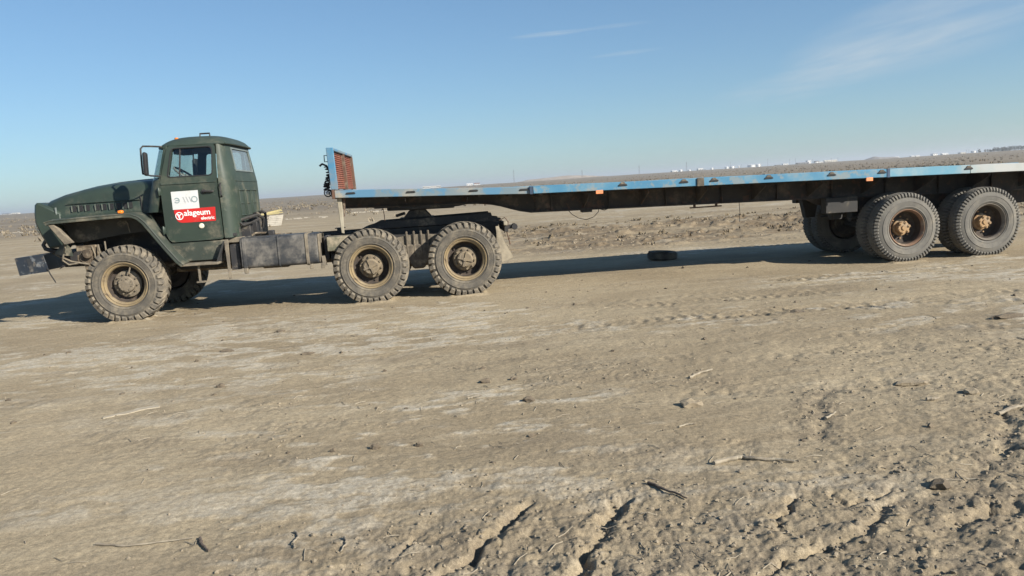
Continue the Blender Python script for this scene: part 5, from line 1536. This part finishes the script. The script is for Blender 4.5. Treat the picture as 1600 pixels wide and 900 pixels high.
def tufts(name, n, mat, seed, strip=False):
    rng = np.random.default_rng(seed)
    V = []; FF = []; c = 0
    d = 45 * np.exp(rng.random(n) * math.log(620 / 45))
    a = 0.0847 + rng.uniform(-math.radians(40), math.radians(40), n)
    xs = 4.63 + d * np.sin(a); ys = d * np.cos(a)
    h, cr, ro, sc = ground_fields(xs, ys)
    if strip:
        xs = rng.uniform(6, 28, n); ys = rng.uniform(17.5, 29, n); d = np.full(n, 1.0)
        h, cr, ro, sc = ground_fields(xs, ys); sc = ro * sst(0.45, 0.65, fbm(xs / 1.5, ys / .8, 3, 72))
    keep = rng.random(n) < sc * sst(0.40, 0.60, fbm(xs / 18, ys / 25, 3, 71)) + 0.02
    for i in np.nonzero(keep)[0]:
        s_ = rng.uniform(.12, .34) * (1 + d[i] / 500) * (.45 if strip else 1)
        for k in range(7):
            an = rng.uniform(0, 6.28); w = s_ * .28; l = s_ * rng.uniform(.5, 1.0)
            ox, oy = rng.uniform(-.6, .6, 2) * s_
            dx, dy = math.cos(an), math.sin(an)
            b0 = (xs[i] + ox, ys[i] + oy, h[i] - 0.02)
            V += [(b0[0] - dy * w, b0[1] + dx * w, b0[2]), (b0[0] + dy * w, b0[1] - dx * w, b0[2]), (b0[0] + dx * l * .6, b0[1] + dy * l * .6, b0[2] + l)]
            FF.append((c, c + 1, c + 2)); c += 3
    me = bpy.data.meshes.new(name); me.from_pydata([tuple(map(float, v)) for v in V], [], FF)
    me.materials.append(M[mat])
    o = bpy.data.objects.new(name, me); col.objects.link(o); o['kind'] = 'stuff'
    return o
M['scrub'] = material('dry_scrub', (0.225, 0.185, 0.128), (0.165, 0.138, 0.10), 0.95, 0.3)
tag(tufts('dry_scrub', 9000, 'scrub', 11), 'low dry scrub covering the plain behind the truck', 'scrub')

M['weeds'] = material('dead_weeds', (0.12, 0.095, 0.06), (0.19, 0.15, 0.095), 0.95, 1.5)
tag(tufts('dead_weeds', 2600, 'weeds', 12, True), 'dead weeds in the churned strip beyond the trailer', 'weeds')

# ------------------------------------------------------------------ mid-distance litter behind the cab
M['yellow'] = material('yellow_boards', (0.48, 0.41, 0.20), (0.40, 0.34, 0.17), 0.8, 4)
M['pallet'] = material('bleached_pallet', (0.40, 0.365, 0.30), (0.33, 0.30, 0.245), 0.9, 4)
M['rubble'] = material('pale_rubble', (0.38, 0.345, 0.285), (0.30, 0.27, 0.22), 0.9, 2)
zp = gz(-5.95, 49.6)
pal = thing('pallet', 'bleached wooden pallet leaning on earth behind the cab', 'pallet', (-5.95, 49.6, zp), (-5.95, 49.6, zp))
for k in range(6):
    s_ = k / 6
    part('board', B().hexa([(-6.38 + .1 * s_, 49.6 + .5 * s_, zp + .66 * s_), (-5.56 + .1 * s_, 49.6 + .5 * s_, zp + .66 * s_), (-5.56 + .1 * s_, 49.63 + .5 * s_, zp + .66 * s_), (-6.38 + .1 * s_, 49.63 + .5 * s_, zp + .66 * s_),
                            (-6.365 + .1 * s_, 49.67 + .5 * s_, zp + .66 * s_ + .092), (-5.545 + .1 * s_, 49.67 + .5 * s_, zp + .66 * s_ + .092), (-5.545 + .1 * s_, 49.70 + .5 * s_, zp + .66 * s_ + .092), (-6.365 + .1 * s_, 49.70 + .5 * s_, zp + .66 * s_ + .092)]), 'pallet', pal)
for x in (-6.35, -5.95, -5.6):
    part('runner', B().hexa([(x, 49.66, zp), (x + .08, 49.66, zp), (x + .08, 49.75, zp), (x, 49.75, zp), (x + .1, 50.17, zp + .66), (x + .18, 50.17, zp + .66), (x + .18, 50.26, zp + .66), (x + .1, 50.26, zp + .66)]), 'pallet', pal)
zy = gz(-15.5, 94)
yp = thing('board_heap', 'heap of yellow boards lying on the plain behind the cab', 'boards', (-15.5, 94, zy), (-15.5, 94, zy))
for k, (dx, dz, l, an, tl) in enumerate(((-0.5, .05, 2.6, .02, .02), (-.3, .16, 2.4, -.03, .05), (0.1, .28, 2.2, .04, .12), (.3, .40, 1.6, 0, .16), (-1.4, .04, 1.6, .05, 0), (.5, .10, 1.4, -.1, .1))):
    b = B().box(-l / 2, l / 2, -.35 + .1 * k, -.05 + .1 * k, 0, .10)
    for v in b.bm.verts:
        x, z = v.co.x, v.co.z
        v.co = Vector((-15.5 + dx + x * math.cos(an), 94 + v.co.y + x * math.sin(an), zy + dz + z + x * tl))
    part('board', b, 'yellow', yp)
def scatter_heap(name, label, cx_, cy_, rx_, ry_, n, smin, smax, mat, seed):
    rng = np.random.default_rng(seed)
    b = B()
    z0 = gz(cx_, cy_)
    for k in range(n):
        x, y = cx_ + rng.normal() * rx_ * .5, cy_ + rng.normal() * ry_ * .5
        s_ = rng.uniform(smin, smax); z = gz(x, y) if n < 60 else z0
        p = [(x + rng.uniform(-1, 1) * s_ * .25 + sx * s_, y + sy * s_ * .8, z + (sz + rng.uniform(-.2, .2)) * s_ * .6) for sz in (0, .8) for sx, sy in ((-1, -1), (1, -1), (1, 1), (-1, 1))]
        b.hexa(p)
    o = solo(name, b, mat, label, 'rubble', (cx_, cy_, z0)); o['kind'] = 'stuff'
    return o
scatter_heap('rubble', 'scatter of pale rubble on the sand behind the cab', -7.2, 68, 4.0, 3, 36, .05, .17, 'rubble', 1)
scatter_heap('rubble', 'pale slabs lying beneath the front of the flatbed', -2.2, 78, 3.0, 2, 14, .08, .24, 'rubble', 2)
scatter_heap('rubble', 'pale rubble beside the bleached pallet', -13.5, 80, 2.0, 2, 18, .12, .35, 'rubble', 3)
scatter_heap('rubble', 'dark and pale stones along the sand left of the bonnet', -40, 86, 9, 3, 26, .05, .16, 'rubble', 4)

# ------------------------------------------------------------------ far plain: tanks, sheds, masts, hill, trees
M['tank_white'] = material('white_tank_paint', (0.78, 0.78, 0.76), (0.70, 0.70, 0.68), 0.6, 0.2)
M['shed_white'] = material('white_shed', (0.74, 0.73, 0.70), (0.66, 0.65, 0.62), 0.7, 0.2)
M['shed_grey'] = material('grey_shed', (0.24, 0.23, 0.22), (0.18, 0.18, 0.17), 0.8, 0.2)
M['shed_cream'] = material('cream_walls', (0.58, 0.54, 0.45), (0.5, 0.46, 0.38), 0.8, 0.2)
M['roof_dark'] = material('dark_roof', (0.12, 0.11, 0.11), (0.09, 0.085, 0.085), 0.8, 0.5)
M['mast'] = material('grey_mast', (0.16, 0.16, 0.17), (0.12, 0.12, 0.13), 0.8, 0.5)
M['opening'] = material('dark_opening', (0.05, 0.05, 0.055), (0.04, 0.04, 0.045), 0.7, 1)
def storage_tank(x, y, d, h, label):
    z = gz(x, y) - 0.3
    t_ = thing('storage_tank', label, 'tank', (x, y, z), (x, y, z), 'white storage tanks on the horizon')
    def lz(prof, seg=28):
        b = B()
        secs = [[(x + r * math.cos(2 * math.pi * k / seg), y + r * math.sin(2 * math.pi * k / seg), z + zz) for r, zz in prof] for k in range(seg)]
        secs.append(secs[0])
        return b.loft(secs)
    R_ = d / 2
    part('shell', lz([(R_, 0), (R_, h * .88)]), 'tank_white', t_)
    part('roof', lz([(R_ * 1.01, h * .88), (R_ * .6, h * .96), (0.01, h)]), 'tank_white', t_)
    part('rim_ring', lz([(R_ * 1.005, h * .84), (R_ * 1.03, h * .84), (R_ * 1.03, h * .885), (R_ * 1.005, h * .885)]), 'tank_white', t_)
    part('ladder', B().box(x + R_ * .55, x + R_ * .55 + .5, y - R_ * .92 - .3, y - R_ * .80, z, z + h * .92), 'mast', t_)
for i, (x, d, h, lab) in enumerate(((450.9, 7.3, 5.2, 'small white tank beside the white gabled shed'), (471.3, 6.7, 4.2, 'low white tank right of the tall lattice mast'),
                               (519.1, 6.7, 4.8, 'white tank standing alone after the long white shed'), (538.7, 7.9, 5.2, 'white tank left of the thin mast in the tank row'),
                               (553.7, 9.8, 5.4, 'wide white tank right of the thin mast in the tank row'), (571.4, 3.4, 5.6, 'narrow upright white tank in the tank row'),
                               (586.2, 14.8, 6.0, 'widest white tank in the tank row'), (604.0, 11.1, 6.6, 'rightmost large white tank of the tank row'),
                               (1043.3, 9.1, 4.8, 'domed white tank far right near the woodland'))):
    storage_tank(x, 1400 + (i % 3) * 12, d, h, lab)
part_root = None
def shed(x, y, w, h, dep, wall, roofm, label, gable=True, nwin=3, name='shed'):
    z = gz(x, y) - 0.3
    t_ = thing(name, label, 'building', (x, y, z), (x, y, z), 'buildings on the horizon')
    eh = h * (.68 if gable else .92)
    part('wall', B().box(x - w / 2, x + w / 2, y, y + dep, z, z + eh), wall, t_)
    if gable:
        part('roof', B().prism([(y - .4, z + eh + .02), (y + dep + .4, z + eh + .02), (y + dep / 2, z + h)], x - w / 2 - .4, x + w / 2 + .4, 'x'), roofm, t_)
    else:
        part('roof', B().box(x - w / 2 - .3, x + w / 2 + .3, y - .3, y + dep + .3, z + eh + .02, z + h), roofm, t_)
    for k in range(nwin):
        xx = x - w / 2 + w * (k + .5) / nwin
        part('window', B().box(xx - w * .09, xx + w * .09, y - .06, y + .05, z + eh * .45, z + eh * .75), 'opening', t_)
for a in ((439.9, 1400, 9.7, 4.6, 12, 'shed_white', 'shed_white', 'white gabled shed at the left end of the tank row', True, 2),
          (495.5, 1420, 9.5, 5.2, 9, 'shed_white', 'shed_white', 'long white shed behind a dark low shed', False, 3),
          (491.0, 1400, 14.6, 2.6, 6, 'shed_grey', 'roof_dark', 'dark low shed in front of the long white shed', False, 3),
          (652.5, 1400, 9.3, 3.8, 8, 'shed_white', 'shed_white', 'white flat-roofed hut beside two masts', False, 2),
          (640.5, 1405, 9.0, 2.3, 8, 'shed_grey', 'roof_dark', 'dark flat hut left of the white hut by two masts', False, 2),
          (687.1, 1400, 21.2, 4.2, 10, 'shed_grey', 'shed_grey', 'long grey warehouse right of the two masts', True, 4),
          (706.0, 1415, 6.5, 6.8, 8, 'shed_white', 'shed_white', 'tall white block right of the grey warehouse', False, 2),
          (714.5, 1400, 7.0, 5.0, 8, 'shed_white', 'roof_dark', 'white house with dark roof by the tall white block', True, 2),
          (723.0, 1400, 6.0, 2.8, 8, 'shed_white', 'shed_white', 'low white hut between white house and cream house', False, 1),
          (735.0, 1400, 11, 5.0, 9, 'shed_cream', 'shed_cream', 'left cream house of the cream pair', True, 3),
          (749.5, 1405, 13, 5.0, 9, 'shed_cream', 'shed_cream', 'right cream house of the cream pair', True, 3),
          (873.0, 1400, 6.4, 3.0, 6, 'shed_white', 'shed_white', 'small white hut right of the spoil heap', True, 2),
          (903.7, 1400, 6.4, 2.8, 6, 'shed_white', 'shed_white', 'left white hut of a close pair on the right', True, 2),
          (913.8, 1400, 7.7, 3.0, 6, 'shed_white', 'shed_white', 'right white hut of a close pair on the right', True, 2),
          (948.7, 1400, 9.0, 4.0, 8, 'shed_white', 'roof_dark', 'bright white hut with dark roof edge on the right', False, 2),
          (969.3, 1400, 11.6, 3.8, 8, 'shed_white', 'shed_white', 'white gabled shed right of the bright hut', True, 2),
          (1020.0, 1420, 12, 3.2, 8, 'shed_cream', 'shed_white', 'low pale shed left of the domed tank', False, 3),
          (-743.0, 1400, 11.5, 2.8, 8, 'shed_white', 'roof_dark', 'white shed on the horizon at the left edge', True, 3),
          (-727.0, 1400, 10.4, 3.0, 8, 'shed_white', 'shed_cream', 'white shed left of the truck bonnet', True, 3),
          (-9.6, 1400, 32, 4.2, 10, 'shed_white', 'shed_cream', 'long white shed seen just above the front of the deck', False, 6),
          (59.0, 1400, 11, 4.6, 9, 'shed_white', 'shed_white', 'white shed above the deck left of a red-roofed one', True, 3),
          (72.0, 1400, 10, 4.6, 9, 'shed_white', 'slat', 'white house with red roof above the deck', True, 3)):
    shed(*a)
def mast(x, y, h, label, lattice=False):
    z = gz(x, y) - 0.3
    t_ = thing('mast', label, 'mast', (x, y, z), (x, y, z), 'masts and poles on the horizon')
    r_ = 0.42 if not lattice else 0.9
    if lattice:
        b = B()
        for sx, sy in ((-1, -1), (1, -1), (1, 1), (-1, 1)):
            b.tube([(x + sx * 1.1, y + sy * 1.1, z), (x + sx * .2, y + sy * .2, z + h)], 0.10, 5)
        for k in range(8):
            s0, s1 = k / 8, (k + 1) / 8
            w0, w1 = 1.1 - .9 * s0, 1.1 - .9 * s1
            b.tube([(x - w0, y - w0, z + h * s0), (x + w1, y - w1, z + h * s1)], 0.06, 4)
            b.tube([(x + w0, y + w0, z + h * s0), (x - w1, y + w1, z + h * s1)], 0.06, 4)
        part('lattice', b, 'mast', t_)
    else:
        part('pole', B().tube([(x, y, z), (x, y, z + h)], 0.22, 6, [1, .6]), 'mast', t_)
    part('cross_arm', B().box(x - 1.3, x + 1.3, y - .12, y + .12, z + h * .86, z + h * .86 + .25), 'mast', t_)
for x, h, lab, la in ((371.0, 17, 'lone lattice mast left of the tank row', True), (460.2, 18.5, 'tall lattice mast among the left tanks', True), (543.9, 14, 'thin mast between two white tanks', False), (564.4, 8, 'short pole left of the narrow tank', False),
                      (615.5, 15, 'tall pole at the right end of the tank row', False), (657.8, 12, 'left pole of the pair by the white hut', False), (669.0, 12.5, 'right pole of the pair by the white hut', False), (702.4, 9, 'pole left of the tall white block', False),
                      (739.2, 8.5, 'pole over the left cream house', False), (752.0, 8.5, 'pole over the right cream house', False), (1007.6, 8, 'first of two close poles left of the domed tank', False), (1012.8, 8, 'second of two close poles left of the domed tank', False),
                      (1030.9, 9.5, 'pole just left of the domed tank', False), (1070.1, 8.5, 'pole just right of the domed tank', False), (1085.8, 8.5, 'pole beside the woodland', False), (139.4, 24, 'tall faint lattice mast left of the pale hill', True), (264.6, 16, 'lattice mast behind the pale hill', True)):
    mast(x, 1395, h, lab, la)

M['hill'] = material('pale_cliff_hill', (0.30, 0.245, 0.185), (0.235, 0.19, 0.145), 0.95, 0.06, (0.50, 0.44, 0.36), 0.22, 0.12, None, 0.4, 0.5, stretch=(0.5, 1, 3))
hx = np.linspace(150, 360, 71); hy = np.linspace(1430, 1560, 22)
rows = []
for y in hy:
    row = []
    for x in hx:
        fx_ = (x - 150) / 210; fy_ = (y - 1430) / 130
        ridge = float(np.interp(fx_, [0, .04, .13, .2, .5, .62, .8, 1], [0, .25, .62, .66, 1.0, .85, .45, 0]))
        prof_ = float(sst(0.02, 0.10, np.array(fy_))) * .45 + float(sst(0.2, 0.32, np.array(fy_))) * .55
        prof_ *= float(sst(1.0, .8, np.array(fy_)))
        n_ = float(fbm(np.array([x / 9]), np.array([y / 9]), 3, 81)[0]) - .5
        row.append((float(x), float(y), 2.2 + 8.6 * ridge * prof_ * (1 + .25 * n_) + 0.8 * n_ * ridge))
    rows.append(row)
ho = finish('hill', B().loft(rows), 'hill', None, 0, (255, 1490, 0), 60); ho.location = (255, 1490, 0); ho['kind'] = 'structure'
M['spoil'] = material('grey_spoil', (0.17, 0.15, 0.135), (0.24, 0.21, 0.18), 0.95, 0.2, bump=0.3, bscale=1)
rows = []
for y in np.linspace(1380, 1425, 16):
    row = []
    for x in np.linspace(806, 880, 46):
        n_ = float(fbm(np.array([x / 5]), np.array([y / 5]), 3, 91)[0]) - .5
        e = float(np.interp(x, [806, 812, 824, 829, 838, 866, 880], [0, .15, .92, 1, .72, .62, 0])) * (1 - (abs(y - 1402) / 23) ** 2)
        row.append((float(x), float(y), 3.0 + 6.2 * max(0, e) * (1 + .3 * n_)))
    rows.append(row)
so = solo('spoil_heap', B().loft(rows), 'spoil', 'grey flat-topped spoil heap on the horizon right of the houses', 'spoil heap', (842, 1400, 3.0))

def woodland():
    rng = np.random.default_rng(4)
    V = []; F = []
    c = 0
    for k in range(110):
        x = rng.uniform(690, 1000) if k < 70 else rng.uniform(700, 760); y = 900 + rng.uniform(-15, 60)
        h = rng.uniform(4.0, 6.8) * float(np.interp(x, [690, 712, 760, 1000], [.35, .7, 1, 1])); z = gz(x, y)
        for i in range(190):
            a = rng.uniform(0, 6.28); u = rng.random() ** .5
            zz = h * (.12 + .88 * rng.random()); rr = h * .42 * math.sqrt(max(.05, 1 - ((zz / h - .5) / .55) ** 2)) * u
            px, py, pz = x + rr * math.cos(a), y + rr * math.sin(a), z + zz
            s_ = rng.uniform(.18, .5); d1 = rng.normal(size=3) * s_; d2 = rng.normal(size=3) * s_
            V += [(px, py, pz), (px + d1[0], py + d1[1], pz + d1[2]), (px + d2[0], py + d2[1], pz + d2[2])]
            F.append((c, c + 1, c + 2)); c += 3
    me = bpy.data.meshes.new('distant_woodland'); me.from_pydata([tuple(map(float, v)) for v in V], [], F)
    me.materials.append(material('bare_woodland', (0.105, 0.10, 0.082), (0.075, 0.075, 0.062), 0.95, 0.3))
    o = bpy.data.objects.new('distant_woodland', me); col.objects.link(o); o['kind'] = 'stuff'
    tag(o, 'dark bare woodland on the horizon at the right edge', 'woodland')
woodland()

# ------------------------------------------------------------------ haze
HAZE = 0.00026
if HAZE:
    hz = B().box(-6500, 6500, -3000, 8800, -3.5, 45)
    hm = bpy.data.materials.new('haze'); hm.use_nodes = True
    ht = hm.node_tree; ht.nodes.clear()
    ho_ = ht.nodes.new('ShaderNodeOutputMaterial'); pv = ht.nodes.new('ShaderNodeVolumePrincipled')
    pv.inputs['Color'].default_value = (0.82, 0.88, 0.95, 1); pv.inputs['Density'].default_value = HAZE; pv.inputs['Anisotropy'].default_value = 0.2
    ht.links.new(pv.outputs[0], ho_.inputs['Volume'])
    hzo = finish('haze', hz, hm); hzo['kind'] = 'stuff'
    tag(hzo, 'thin pale haze over the plain', 'haze')
